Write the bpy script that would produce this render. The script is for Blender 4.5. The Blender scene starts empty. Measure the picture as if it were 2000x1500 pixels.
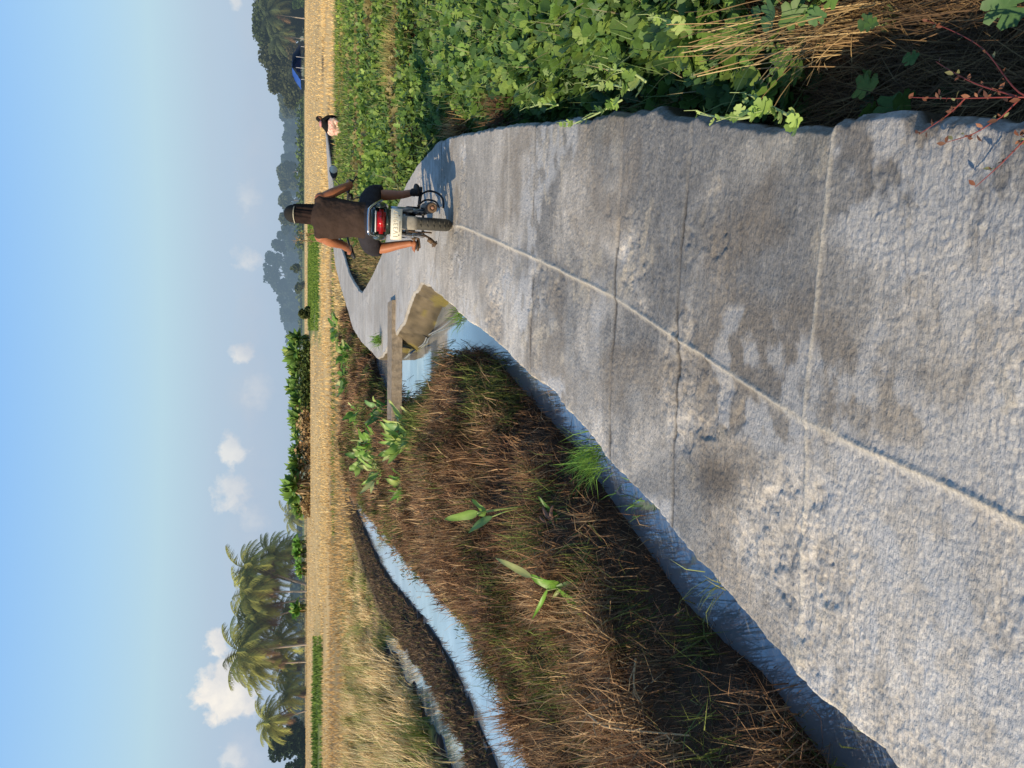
import bpy, bmesh, math, random
import numpy as np
from mathutils import Vector, Matrix
R = math.radians
rnd = random.Random(7)
rs = np.random.RandomState(11)
C = bpy.context.scene.collection
# ------------------------------------------------------------------ camera model
FPX = 1444.0; PIT = math.atan((1000-582)/FPX); CP, SP = math.cos(PIT), math.sin(PIT); EYE = 1.5
def ray(X, Y):
    a = (750-Y)/FPX; b = (1000-X)/FPX
    return a, CP+b*SP, -SP+b*CP
def G(X, Y, z=0.0):            # point on the level z
    d = ray(X, Y); t = (z-EYE)/d[2]
    return d[0]*t, d[1]*t
def P(X, Y, y):                # point at distance y ahead
    d = ray(X, Y); t = y/d[1]
    return Vector((d[0]*t, y, EYE+d[2]*t))
SUN_AZ = R(30); SUN_EL = R(27)      # shadows fall 30 deg ahead of +X
SHX, SHY = math.cos(SUN_AZ), math.sin(SUN_AZ)
# ------------------------------------------------------------------ noise
def vnoise(x, y, seed=0):
    x = np.asarray(x, float); y = np.asarray(y, float)
    xi = np.floor(x).astype(np.int64); yi = np.floor(y).astype(np.int64)
    xf = x-xi; yf = y-yi
    u = xf*xf*(3-2*xf); v = yf*yf*(3-2*yf)
    def h(a, b):
        n = (a*374761393 + b*668265263 + seed*974634777) & 0x7fffffff
        n = ((n ^ (n >> 13))*1274126177) & 0x7fffffff
        return ((n ^ (n >> 16)) & 0xffff)/65535.0
    return (h(xi, yi)*(1-u)+h(xi+1, yi)*u)*(1-v)+(h(xi, yi+1)*(1-u)+h(xi+1, yi+1)*u)*v
def fbm(x, y, octv=4, seed=0, gain=.5):
    s = 0; a = 1; t = 0
    for i in range(octv):
        s = s+a*vnoise(x*2**i+17.3*i, y*2**i-9.1*i, seed+i); t += a; a *= gain
    return s/t
def sstep(a, b, x):
    t = np.clip((x-a)/(b-a), 0, 1); return t*t*(3-2*t)
def lerp(a, b, t): return a+(b-a)*t
# ------------------------------------------------------------------ materials
def nt(m):
    m.use_nodes = True; n = m.node_tree; n.nodes.clear(); return n, n.nodes, n.links
def mat(name, col=(.5, .5, .5), rough=.6, metal=0, spec=.4, noise=0, nscale=20, bump=0, bscale=60, attr=False,
        trans=0, haze=0, coat=0, dark=None, bstretch=(1, 1, 1), bdist=.01):
    m = bpy.data.materials.new(name); t, N, L = nt(m)
    out = N.new('ShaderNodeOutputMaterial'); b = N.new('ShaderNodeBsdfPrincipled')
    b.inputs['Roughness'].default_value = rough; b.inputs['Metallic'].default_value = metal
    b.inputs['Specular IOR Level'].default_value = spec; b.inputs['Coat Weight'].default_value = coat
    tc = N.new('ShaderNodeTexCoord')
    if attr:
        a = N.new('ShaderNodeAttribute'); a.attribute_name = 'Col'; src = a.outputs['Color']
    else:
        a = N.new('ShaderNodeRGB'); a.outputs[0].default_value = (*col, 1); src = a.outputs[0]
    if noise:
        n = N.new('ShaderNodeTexNoise'); n.inputs['Scale'].default_value = nscale; n.inputs['Detail'].default_value = 5
        n.inputs['Roughness'].default_value = .65
        L.new(tc.outputs['Object'], n.inputs['Vector'])
        mr = N.new('ShaderNodeMapRange'); mr.inputs[1].default_value = .3; mr.inputs[2].default_value = .7
        mr.inputs[3].default_value = 0; mr.inputs[4].default_value = 1; L.new(n.outputs['Fac'], mr.inputs[0])
        mx = N.new('ShaderNodeMix'); mx.data_type = 'RGBA'; mx.blend_type = 'MIX'
        L.new(mr.outputs[0], mx.inputs['Factor'])
        if dark is None:
            dk = N.new('ShaderNodeMix'); dk.data_type = 'RGBA'; dk.blend_type = 'MULTIPLY'; dk.inputs['Factor'].default_value = 1
            L.new(src, dk.inputs['A']); dk.inputs['B'].default_value = (1-noise, 1-noise, 1-noise, 1)
            L.new(dk.outputs['Result'], mx.inputs['A'])
        else: mx.inputs['A'].default_value = (*dark, 1)
        L.new(src, mx.inputs['B']); src = mx.outputs['Result']
    L.new(src, b.inputs['Base Color'])
    if bump:
        n2 = N.new('ShaderNodeTexNoise'); n2.inputs['Scale'].default_value = bscale; n2.inputs['Detail'].default_value = 6
        n2.inputs['Roughness'].default_value = .6
        mp = N.new('ShaderNodeMapping'); mp.inputs['Scale'].default_value = bstretch
        L.new(tc.outputs['Object'], mp.inputs[0]); L.new(mp.outputs[0], n2.inputs['Vector'])
        bp = N.new('ShaderNodeBump'); bp.inputs['Strength'].default_value = bump; bp.inputs['Distance'].default_value = bdist
        L.new(n2.outputs['Fac'], bp.inputs['Height']); L.new(bp.outputs[0], b.inputs['Normal'])
    sh = b.outputs[0]
    if trans:
        tr = N.new('ShaderNodeBsdfTranslucent'); L.new(src, tr.inputs['Color'])
        ms = N.new('ShaderNodeMixShader'); ms.inputs[0].default_value = trans
        L.new(sh, ms.inputs[1]); L.new(tr.outputs[0], ms.inputs[2]); sh = ms.outputs[0]
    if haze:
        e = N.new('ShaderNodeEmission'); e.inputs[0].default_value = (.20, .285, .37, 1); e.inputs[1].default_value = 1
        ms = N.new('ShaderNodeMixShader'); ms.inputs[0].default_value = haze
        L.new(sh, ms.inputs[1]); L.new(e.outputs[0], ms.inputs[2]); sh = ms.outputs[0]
    L.new(sh, out.inputs[0]); return m
# ------------------------------------------------------------------ objects
def tag(o, label=None, cat=None, group=None, kind=None):
    if label: o['label'] = label
    if cat: o['category'] = cat
    if group: o['group'] = group
    if kind: o['kind'] = kind
    return o
def empty(name, loc=(0, 0, 0), rz=0):
    o = bpy.data.objects.new(name, None); C.objects.link(o); o.location = loc; o.rotation_euler = (0, 0, rz)
    o.empty_display_size = .1; return o
def link(name, me, m=None, parent=None, smooth=True):
    o = bpy.data.objects.new(name, me); C.objects.link(o)
    if m: me.materials.append(m)
    if parent: o.parent = parent
    if smooth and len(me.polygons): me.polygons.foreach_set('use_smooth', np.ones(len(me.polygons), bool))
    return o
def npmesh(name, v, f, m, parent=None, col=None, smooth=True):
    """v (n,3), f (k,3|4) arrays, col (n,3)"""
    v = np.ascontiguousarray(v, np.float32); f = np.ascontiguousarray(f, np.int32)
    me = bpy.data.meshes.new(name); k = f.shape[1]
    me.vertices.add(len(v)); me.vertices.foreach_set('co', v.ravel())
    me.loops.add(f.size); me.loops.foreach_set('vertex_index', f.ravel())
    me.polygons.add(len(f)); me.polygons.foreach_set('loop_start', np.arange(0, f.size, k, dtype=np.int32))
    me.polygons.foreach_set('loop_total', np.full(len(f), k, np.int32))
    me.update(calc_edges=True)
    if col is not None:
        a = me.color_attributes.new('Col', 'FLOAT_COLOR', 'POINT')
        c4 = np.ones((len(v), 4), np.float32); c4[:, :3] = np.clip(col, 0, 1); a.data.foreach_set('color', c4.ravel())
    return link(name, me, m, parent, smooth)
def bmobj(name, bm, m, parent=None, smooth=True):
    bmesh.ops.recalc_face_normals(bm, faces=bm.faces[:])
    me = bpy.data.meshes.new(name); bm.to_mesh(me); bm.free(); return link(name, me, m, parent, smooth)
def tubebm(bm, pts, rad, seg=12, ell=1.0, cap=True, up=None):
    """sweep; rad float or list; ell = ratio of the second axis"""
    pts = [Vector(p) for p in pts]; n = len(pts)
    if not hasattr(rad, '__len__'): rad = [rad]*n
    if not hasattr(ell, '__len__'): ell = [ell]*n
    rings = []; prev = None
    for i, p in enumerate(pts):
        d = (pts[min(i+1, n-1)]-pts[max(i-1, 0)]).normalized()
        if prev is None:
            ref = Vector(up) if up else (Vector((1, 0, 0)) if abs(d.x) < .8 else Vector((0, 0, 1)))
            u = (ref-d*ref.dot(d)).normalized()
        else: u = (prev-d*prev.dot(d)).normalized()
        prev = u; w = d.cross(u)
        rings.append([bm.verts.new(p+u*math.cos(2*math.pi*k/seg)*rad[i]+w*math.sin(2*math.pi*k/seg)*rad[i]*ell[i]) for k in range(seg)])
    for a, b in zip(rings, rings[1:]):
        for k in range(seg): bm.faces.new((a[k], a[(k+1) % seg], b[(k+1) % seg], b[k]))
    if cap:
        for rg, s, p, q in ((rings[0], -1, pts[0], pts[1]), (rings[-1], 1, pts[-1], pts[-2])):
            d = (p-q).normalized(); r = rad[0] if s < 0 else rad[-1]
            cv = bm.verts.new(p+d*r*.45)
            for k in range(seg):
                bm.faces.new((rg[k], rg[(k+1) % seg], cv))
    return bm
def smooth_path(pts, n=6):
    """catmull-rom"""
    pts = [Vector(p) for p in pts]; o = []
    for i in range(len(pts)-1):
        p0 = pts[max(i-1, 0)]; p1 = pts[i]; p2 = pts[i+1]; p3 = pts[min(i+2, len(pts)-1)]
        for k in range(n):
            t = k/n
            o.append(.5*((2*p1)+(p2-p0)*t+(2*p0-5*p1+4*p2-p3)*t*t+(3*p1-p0-3*p2+p3)*t**3))
    o.append(pts[-1]); return o
def tube(name, pts, rad, m, parent=None, seg=12, ell=1.0, sm=0):
    if sm:
        n0 = len(pts); pts = smooth_path(pts, sm)
        if hasattr(rad, '__len__'): rad = list(np.interp(np.linspace(0, n0-1, len(pts)), range(n0), rad))
    return bmobj(name, tubebm(bmesh.new(), pts, rad, seg, ell), m, parent)
def ball(bm, c, r, seg=18):
    r = (r, r, r) if not hasattr(r, '__len__') else r
    g = bmesh.ops.create_uvsphere(bm, u_segments=seg, v_segments=seg//2+2, radius=1)
    bmesh.ops.transform(bm, matrix=Matrix.Translation(c) @ Matrix.Diagonal((*r, 1)), verts=g['verts']); return bm
def boxbm(bm, c, s, rot=None, bev=.004):
    b2 = bmesh.new(); bmesh.ops.create_cube(b2, size=1)
    bmesh.ops.transform(b2, matrix=Matrix.Diagonal((*s, 1)), verts=b2.verts)
    if bev: bmesh.ops.bevel(b2, geom=b2.edges[:], offset=min(bev, min(s)*.45), segments=2, affect='EDGES')
    M = Matrix.Translation(c) @ (rot.to_4x4() if rot else Matrix.Identity(4))
    bmesh.ops.transform(b2, matrix=M, verts=b2.verts)
    me = bpy.data.meshes.new('t'); b2.to_mesh(me); b2.free(); bm.from_mesh(me); bpy.data.meshes.remove(me); return bm
def remesh(o, vox=.01, it=2):
    md = o.modifiers.new('r', 'REMESH'); md.mode = 'VOXEL'; md.voxel_size = vox; md.use_smooth_shade = True
    if it:
        s = o.modifiers.new('s', 'SMOOTH'); s.iterations = it; s.factor = .5
    dg = bpy.context.evaluated_depsgraph_get(); me = bpy.data.meshes.new_from_object(o.evaluated_get(dg))
    o.modifiers.clear(); o.data = me
    me.polygons.foreach_set('use_smooth', np.ones(len(me.polygons), bool)); return o
# scatter helpers -------------------------------------------------
def rotmats(az, tilt, roll):
    """Rz(az) * Rx(tilt) * Ry(roll)"""
    ca, sa, ct, st, cr, sr = np.cos(az), np.sin(az), np.cos(tilt), np.sin(tilt), np.cos(roll), np.sin(roll)
    z = np.zeros_like(ca); o = np.ones_like(ca)
    Z = np.stack([ca, -sa, z, sa, ca, z, z, z, o], -1).reshape(-1, 3, 3)
    X = np.stack([o, z, z, z, ct, -st, z, st, ct], -1).reshape(-1, 3, 3)
    Y = np.stack([cr, z, sr, z, o, z, -sr, z, cr], -1).reshape(-1, 3, 3)
    return Z @ X @ Y
def scatter(tv, tf, pos, M, sc, col):
    """returns v,f,c"""
    tv = np.asarray(tv, float); tf = np.asarray(tf); n = len(pos); k = len(tv)
    v = np.einsum('nij,kj->nki', M, tv)*np.asarray(sc).reshape(-1, 1, 1)+np.asarray(pos)[:, None, :]
    f = tf[None]+np.arange(n)[:, None, None]*k
    c = np.repeat(np.asarray(col), k, 0)
    return v.reshape(-1, 3), f.reshape(-1, tf.shape[1]), c
def join(parts):
    vs, fs, cs, o = [], [], [], 0
    for v, f, c in parts:
        vs.append(v); fs.append(f+o); cs.append(c); o += len(v)
    return np.concatenate(vs), np.concatenate(fs), np.concatenate(cs)
def blades(pos, ln, wd, az, lean, bend, col, tipcol=None):
    pos = np.asarray(pos, float); n = len(pos)
    d = np.stack([np.cos(az), np.sin(az)], -1); q = az+rs.uniform(.9, 2.2, n)
    w = np.stack([np.cos(q), np.sin(q), rs.uniform(-.3, .3, n)], -1)*wd[:, None]*.5
    def stp(t, l): return np.concatenate([d*np.sin(t)[:, None], np.cos(t)[:, None]], 1)*l[:, None]
    p1 = pos+stp(lean, ln*.5); p2 = p1+stp(lean+bend, ln*.5)
    v = np.stack([pos-w, pos+w, p1-w*.8, p1+w*.8, p2], 1).reshape(-1, 3)
    f = (np.array([[0, 1, 3], [0, 3, 2], [2, 3, 4]])[None]+np.arange(n)[:, None, None]*5).reshape(-1, 3)
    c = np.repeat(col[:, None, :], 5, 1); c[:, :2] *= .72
    if tipcol is not None: c[:, 4] = tipcol
    return v, f, c.reshape(-1, 3)
def fan_leaf(outline, cup=.15, fold=.0):
    """outline 2D points from the stalk round, leaf lies in xy, tip +y"""
    o = np.array(outline, float); c = np.array([[0, .42]])
    p = np.concatenate([c, o]); r = np.abs(p[:, 0])
    z = cup*((p[:, 0])**2+(p[:, 1]-.42)**2)+fold*r
    v = np.column_stack([p, z]); n = len(o)
    return v, np.array([[0, 1+i, 1+(i+1) % n] for i in range(n)])
half = [(.08, .0), (.32, -.08), (.46, .06), (.40, .20), (.24, .25), (.44, .26), (.58, .42), (.50, .58), (.27, .52), (.22, .60), (.38, .70), (.34, .88), (.18, .92), (.10, .95)]
LOBED = fan_leaf([(0, 0)]+half+[(0, 1.02)]+[(-x, y) for x, y in half[::-1]], .28, .12)
half2 = [(.3, .0), (.24, .22), (.5, .36), (.2, .52), (.26, .8)]
LOBED2 = fan_leaf([(0, 0)]+half2+[(0, 1)]+[(-x, y) for x, y in half2[::-1]], .3, .1)
OVAL = (np.array([[0, 0, 0], [.2, .3, .06], [.24, .6, .05], [0, 1, -.08], [-.24, .6, .05], [-.2, .3, .06], [0, .5, 0]]),
        np.array([[0, 1, 6], [1, 2, 6], [2, 3, 6], [3, 4, 6], [4, 5, 6], [5, 0, 6]]))
CARD = (np.array([[-.5, -.35, 0], [.45, -.5, .1], [.55, .4, 0], [0, .65, .15], [-.5, .4, .05]]), np.array([[0, 1, 2], [0, 2, 3], [0, 3, 4]]))
def cols(base, n, var=.25, hue=.06):
    b = np.array(base)[None]*(1+rs.uniform(-var, var, (n, 1)))
    return np.clip(b*(1+rs.uniform(-hue, hue, (n, 3))), 0, 1)
def mixcols(pal, n, var=.2, w=None):
    pal = np.array(pal); i = rs.choice(len(pal), n, p=w)
    return np.clip(pal[i]*(1+rs.uniform(-var, var, (n, 1))), 0, 1)
# ------------------------------------------------------------------ layout curves (functions of y, metres ahead)
def curve(t):
    a = np.array(sorted(t, key=lambda q: q[1])); return lambda y: np.interp(y, a[:, 1], a[:, 0])
LE = curve([(-2.2, -2), (-1.15, 1.22), (-1.01, 1.59), (-.95, 1.87), (-.74, 2.44), (-.51, 3.08), (-.39, 3.43), (-.12, 4.1), (.19, 5.18), (.49, 6.31), (.74, 7.19), (1.05, 8.33), (1.17, 8.74), (1.26, 9.4), (1.22, 10), (.92, 10.96), (.75, 12.25), (.5, 13.9), (.5, 15), (.65, 15.76), (1.0, 18.35), (1.52, 21.3), (2.23, 23.5), (3.57, 27.85), (4.92, 31.7), (6.2, 34), (8.18, 36.8), (11.9, 41.0), (14.4, 43.4), (26.5, 60)])
RE = curve([(.3, -2), (.57, 1.22), (.64, 1.4), (.665, 1.53), (.70, 1.55), (.78, 1.80), (.755, 1.83), (.91, 2.3), (1.05, 2.58), (1.21, 2.98), (1.33, 3.36), (1.56, 4.1), (1.89, 5.18), (2.4, 6.95), (2.67, 8.01), (2.8, 8.84), (2.9, 10.2), (2.86, 11.2), (2.72, 12.75), (2.42, 13.97), (2.3, 15.64), (2.21, 18.2), (2.45, 19.5), (2.89, 21.3), (3.5, 23.5), (4.34, 25.65), (5.3, 28.55), (7.3, 31.7), (9.0, 34), (10.9, 37), (13.3, 41), (14.42, 43.4), (26.5, 60)])
WL = curve([(-2.6, -2), (-1.9, .8), (-1.42, 2.31), (-1.24, 2.69), (-1.11, 3.34), (-.91, 3.86), (-.47, 4.85), (-.13, 5.93), (.15, 6.83), (.36, 7.55), (.34, 8.4), (.28, 9.3), (-.05, 10.3), (-.3, 12), (-.45, 13.8), (-.3, 16), (.2, 18), (.9, 19.5), (3, 24)])
CRt = curve([(-5.1, -2), (-4.1, 3)]+[G(X, Y, -.19) for X, Y in [(708, 1012), (745, 1055), (775, 1100), (800, 1130), (840, 1180), (880, 1225), (905, 1265), (935, 1310), (955, 1380), (975, 1440), (1000, 1500)]])
CLf = curve([(-6.6, -2), (-5.4, 3)]+[G(X, Y, -.40) for X, Y in [(704, 1014), (722, 1058), (745, 1108), (768, 1143), (800, 1182), (830, 1218), (850, 1250), (880, 1297), (905, 1345), (925, 1395), (945, 1445), (970, 1505)]])
BRt = lambda y: np.minimum(WL(y), np.where(np.asarray(y) > 19, LE(y)-.15, 99))
JN = curve([(-.95, -1), (-.3, 1.22), (-.11, 1.94), (.19, 2.75), (.43, 3.36), (.85, 4.69), (1.52, 6.95), (1.95, 9), (2.0, 12)])
WATER = -.40
FP = [G(X, Y, WATER) for X, Y in [(765, 1235), (800, 1275), (840, 1330), (880, 1400), (920, 1465), (950, 1545), (898, 1545), (862, 1440), (828, 1375), (790, 1310), (752, 1255)]]
def polydist(x, y, poly):
    """signed distance, inside positive"""
    x = np.asarray(x, float); y = np.asarray(y, float); ins = np.zeros(x.shape, bool); d = np.full(x.shape, 1e9)
    for (ax, ay), (bx, by) in zip(poly, poly[1:]+poly[:1]):
        c = ((ay > y) != (by > y)); xx = ax+(y-ay)*(bx-ax)/((by-ay) if by != ay else 1e-9)
        ins ^= c & (x < xx)
        l2 = (bx-ax)**2+(by-ay)**2; t = np.clip(((x-ax)*(bx-ax)+(y-ay)*(by-ay))/l2, 0, 1)
        d = np.minimum(d, np.hypot(x-ax-t*(bx-ax), y-ay-t*(by-ay)))
    return np.where(ins, d, -d)
def height(x, y):
    x = np.asarray(x, float); y = np.asarray(y, float)
    base = -.30+.05*(fbm(x*.9, y*.9, 3, 5)-.5)*np.clip(30/np.maximum(y, 1), 0, 1)
    # the heap of cut weed between the two channels
    bank = (x < BRt(y)+.05) & (x > CRt(y)-.1) & (y < 27)
    e = np.minimum(BRt(y)-x, x-CRt(y)); el_ = np.minimum(BRt(y)-x, (x-CRt(y))*.6); bh = -.36+.21*sstep(-.05, .5, el_)+.26*(fbm(x*3.0, y*2.4, 3, 23)-.5)*sstep(.1, .5, el_)+.22*(fbm(x*1.1, y*1.1, 4, 21)-.45)*sstep(0, .5, e)
    bh = bh+.16*sstep(.25, .8, el_)*sstep(.45, .7, fbm(x*.9+3, y*.7, 3, 24)); h = np.where(bank, bh, base)
    # mud ridge beyond the left channel
    r = CLf(y)-x; rid = (r > 0) & (r < .8) & (y < 30)
    h = np.where(rid, -.39+.10*sstep(0, .3, r)*(1-sstep(.5, .8, r))+.14*(fbm(x*4, y*4, 3, 31)-.45), h)
    def dig(h, d, z=-.75, w=.16): return lerp(h, z, sstep(-w*.3, w, d))
    d1 = np.minimum(x-WL(y), LE(y)+.5-x); d1 = np.where((y < 19) & (y > -2), d1+.06*(fbm(x*3, y*3, 3, 3)-.5), -1); h = dig(h, d1)
    d2 = np.minimum(CRt(y)-x, x-CLf(y)); d2 = np.where((y < 25.5), d2+.10*(fbm(x*3, y*3, 3, 9)-.5), -1); h = dig(h, d2, -.52, .22)
    d3 = polydist(x, y, FP)+.45*(fbm(x*2.6, y*1.6, 4, 13)-.45); h = lerp(h, -.375+.03*fbm(x*3, y*3, 2, 14), sstep(-1.3, -.2, d3)*(CLf(y)-x > .6)); h = dig(h, d3, -.47, .1)
    # below the road slab
    under = (x > LE(y)-.02) & (x < RE(y)+.02) & (y < 60); h = np.where(under, np.minimum(h, -.33), h)
    bund = np.exp(-((y-64)/2.2)**2)*sstep(-.30, -.42, x/np.maximum(y, 1))*.5
    return h+bund
# ------------------------------------------------------------------ ground sheet
def axis(lo, hi, d, far, g=1.16):
    a = list(np.arange(lo, hi, d)); s = d; v = hi
    up = []
    while v < far: up.append(v); s *= g; v += s
    s = d; v = lo-d; dn = []
    while v > -far: dn.append(v); s *= g; v -= s
    return np.array(dn[::-1]+a+up)
gx = axis(-9, 7, .07, 6000); gy = axis(.5, 27, .09, 6000)
gy = gy[gy > -60]
XX, YY = np.meshgrid(gx, gy); ZZ = height(XX, YY)
far = sstep(300, 1500, np.hypot(XX, YY)); ZZ = ZZ*(1-far)-.3*far
n1 = fbm(XX*.8, YY*.8, 4, 41); n2 = fbm(XX*.12, YY*.05, 4, 43); n3 = fbm(XX*5, YY*5, 3, 44)
def c3(*c): return np.array(c)[None, None, :]
STRAW = c3(.86, .60, .27); SOIL = c3(.105, .07, .045); MUD = c3(.085, .058, .040); GREEN = c3(.11, .17, .035); BROWN = c3(.26, .175, .09)
def T(a): return a[..., None]
asp = XX/np.maximum(YY, .1)
stv = STRAW*(T(.72+.5*n1)) ; stv = lerp(stv, c3(.52, .38, .19), T(sstep(.5, .7, n2)*.5))
colr = stv
# left fields nearer than 45 m: browner stubble, greener close to the channel
nb = fbm(XX*.35, YY*.25, 4, 50)
leftb = (XX < LE(np.clip(YY, -2, 60)))
colr = np.where(T(leftb & (YY < 46)), lerp(BROWN*1.25, stv*.8, T(sstep(.35, .65, nb)*.55+.1)), colr)
colr = lerp(colr, GREEN*1.1, T(np.where(leftb, sstep(.46, .6, nb+.08*n1)*(1-sstep(18, 46, YY))*.75, 0)))
gst = sstep(.03, .10, asp+.08*(n1-.5))*(1-sstep(.2, .24, asp))*sstep(64, 74, YY+14*n1)*(1-sstep(120, 150, YY)); colr = lerp(colr, GREEN*1.6, T(gst))
gst2 = (1-sstep(.06, .1, asp))*sstep(-.26, -.18, asp)*.6*sstep(36, 39, YY+2*n1)*(1-sstep(41, 43, YY))*(leftb*1.0)*.8; colr = lerp(colr, GREEN*1.3, T(gst2))
gbd = sstep(-.30, -.40, asp)*sstep(56, 60, YY)*(1-sstep(80, 92, YY)); colr = lerp(colr, GREEN*1.1, T(gbd))
gf = sstep(215, 240, YY+20*n2); colr = lerp(colr, lerp(c3(.20, .25, .11), c3(.42, .40, .24), T(sstep(.4, .6, fbm(XX*.004, YY*.02, 3, 60)))), T(gf))
bank = (XX < BRt(YY)+.1) & (XX > CRt(YY)-.1) & (YY < 27)
colr = np.where(T(bank), SOIL*T(.5+.8*n1), colr)
rr = CLf(YY)-XX; colr = np.where(T((rr > -.2) & (rr < .85) & (YY < 30)), MUD*T(.6+.9*n3), colr)
colr = np.where(T((XX > LE(YY)-.5) & (XX < RE(YY)+.1) & (YY < 60)), SOIL*.7, colr)
colr = np.where(T((XX > RE(YY)+.0) & (YY < 31)), lerp(SOIL*.8, GREEN*.5, T(sstep(.4, .6, n1))), colr)
colr = np.where(T(ZZ < -.36)*T(YY < 27), MUD*.8, colr)
hz = 1-np.exp(-np.hypot(XX, YY)/1500); colr = lerp(colr, c3(.36, .42, .46), T(np.clip(hz, 0, .8)))  # distance haze blended into the ground colour
ny, nx = XX.shape; idx = np.arange(ny*nx).reshape(ny, nx)
quads = np.stack([idx[:-1, :-1], idx[:-1, 1:], idx[1:, 1:], idx[1:, :-1]], -1).reshape(-1, 4)
m_ground = mat('ground_soil', attr=True, rough=.95, spec=.1, noise=.35, nscale=9, bump=.6, bscale=22, bdist=.03)
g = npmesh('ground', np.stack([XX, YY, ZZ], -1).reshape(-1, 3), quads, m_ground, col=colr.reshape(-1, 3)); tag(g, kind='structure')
# ------------------------------------------------------------------ water
m_water = bpy.data.materials.new('muddy_water'); t, N, L = nt(m_water)
out = N.new('ShaderNodeOutputMaterial'); b = N.new('ShaderNodeBsdfPrincipled'); b.inputs['Roughness'].default_value = .03
b.inputs['IOR'].default_value = 1.6; wat = N.new('ShaderNodeAttribute'); wat.attribute_name = 'Col'; wsp = N.new('ShaderNodeSeparateColor'); L.new(wat.outputs['Color'], wsp.inputs[0]); L.new(wsp.outputs[0], b.inputs['Metallic']); b.inputs['Specular IOR Level'].default_value = .6
tc = N.new('ShaderNodeTexCoord'); n = N.new('ShaderNodeTexNoise'); n.inputs['Scale'].default_value = 1.6; n.inputs['Detail'].default_value = 6
L.new(tc.outputs['Object'], n.inputs['Vector']); cr = N.new('ShaderNodeValToRGB'); L.new(n.outputs['Fac'], cr.inputs[0])
cr.color_ramp.elements[0].position = .35; cr.color_ramp.elements[0].color = (.55, .62, .66, 1)
cr.color_ramp.elements[1].position = .65; cr.color_ramp.elements[1].color = (.80, .88, .92, 1)
wm = N.new('ShaderNodeMix'); wm.data_type = 'RGBA'; L.new(wsp.outputs[1], wm.inputs['Factor']); wm.inputs['A'].default_value = (.34, .36, .37, 1); L.new(cr.outputs[0], wm.inputs['B']); L.new(wm.outputs['Result'], b.inputs['Base Color'])
n2_ = N.new('ShaderNodeTexNoise'); n2_.inputs['Scale'].default_value = 9; n2_.inputs['Detail'].default_value = 4
mp = N.new('ShaderNodeMapping'); mp.inputs['Scale'].default_value = (.35, 2.2, 1); L.new(tc.outputs['Object'], mp.inputs[0]); L.new(mp.outputs[0], n2_.inputs['Vector'])
bp = N.new('ShaderNodeBump'); bp.inputs['Strength'].default_value = .09; bp.inputs['Distance'].default_value = .006
L.new(n2_.outputs['Fac'], bp.inputs['Height']); L.new(bp.outputs[0], b.inputs['Normal']); L.new(b.outputs[0], out.inputs[0])
wx = np.linspace(-16, 3.2, 240); wy = np.linspace(-3, 27, 240); WX, WY = np.meshgrid(wx, wy); i2 = np.arange(WX.size).reshape(WX.shape)
wk = np.clip(np.maximum(sstep(7.2, 9.5, WY), sstep(-2.6, -3.0, WX)), 0, 1).ravel(); wcol = np.stack([.42+.23*wk, wk, wk], -1)
npmesh('water', np.stack([WX, WY, np.full(WX.shape, WATER)], -1).reshape(-1, 3),
       np.stack([i2[:-1, :-1], i2[:-1, 1:], i2[1:, 1:], i2[1:, :-1]], -1).reshape(-1, 4), m_water, col=wcol)['kind'] = 'structure'
# ------------------------------------------------------------------ the concrete road
ys = [-1.5]
while ys[-1] < 43.4: ys.append(ys[-1]+(.05 if ys[-1] < .9 else max(.0042, .0029*ys[-1])))
ys = np.array(ys[:-1]+[43.4]); NS = 330
s = np.linspace(0, 1, NS); YR = np.repeat(ys[:, None], NS, 1)
le = LE(ys)+.06*(fbm(ys*3, ys*0+3, 4, 70)-.5)+.034*(fbm(ys*16, ys*0, 4, 71, .7)-.5)
re = RE(ys)+.06*(fbm(ys*3, ys*0+9, 4, 72)-.5)+.034*(fbm(ys*18, ys*0, 4, 73, .7)-.5)
XR = le[:, None]+(re-le)[:, None]*s[None]
nearf = np.clip(3.2/np.maximum(YR, 1), 0, 1)
warp = .25*fbm(XR*2, YR*2, 3, 80)
big = fbm(XR*1.3+warp, YR*1.3, 4, 81); mid = fbm(XR*7, YR*9, 4, 82); pit = fbm(XR*42, YR*74, 3, 83, .7); brush = fbm(XR*9, YR*70, 3, 84, .6)
rough_m = sstep(.42, .62, fbm(XR*2.1, YR*2.6, 4, 85))
rdg = 1-np.abs(2*fbm(XR*34, YR*58, 2, 91)-1)*2.2; rdg2 = 1-np.abs(2*fbm(XR*62, YR*88, 2, 92)-1)*2.2; spk = np.clip(rdg*.6+rdg2*.4, 0, 1)
Z = (.0016*(rdg-.5)*(.3+.9*rough_m)+.0018*(rdg2-.5)*(.5+.6*rough_m))*nearf**.6+.016*(big-.5)+.004*(mid-.5)+(.0030*(pit-.5)*(.45+.8*rough_m)+.0028*(fbm(XR*90+3*warp, YR*60+2*mid, 2, 96)-.5)+.005*(brush-.5)*(.4+rough_m)+.004*(fbm(XR*80, YR*110, 2, 89)-.5))*nearf**.5
scour = sstep(.645, .67, fbm(XR*1.5+3, YR*1.9+1, 4, 86)); Z -= .009*scour*sstep(.35, .65, fbm(XR*13, YR*17, 4, 87, .65))
jd = XR-JN(YR)+.010*(fbm(YR*4, YR*0, 3, 88)-.5)
wJ = .0068+.0012*YR
bead = np.exp(-(jd/wJ)**2); Z += .008*bead*(YR < 7.3)*sstep(.2, .5, fbm(YR*6, XR*0, 3, 93)); Z -= .008*sstep(.0, -.03, jd)*sstep(-.5, -.05, jd)*(YR < 7.2)
TJ = []
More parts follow.
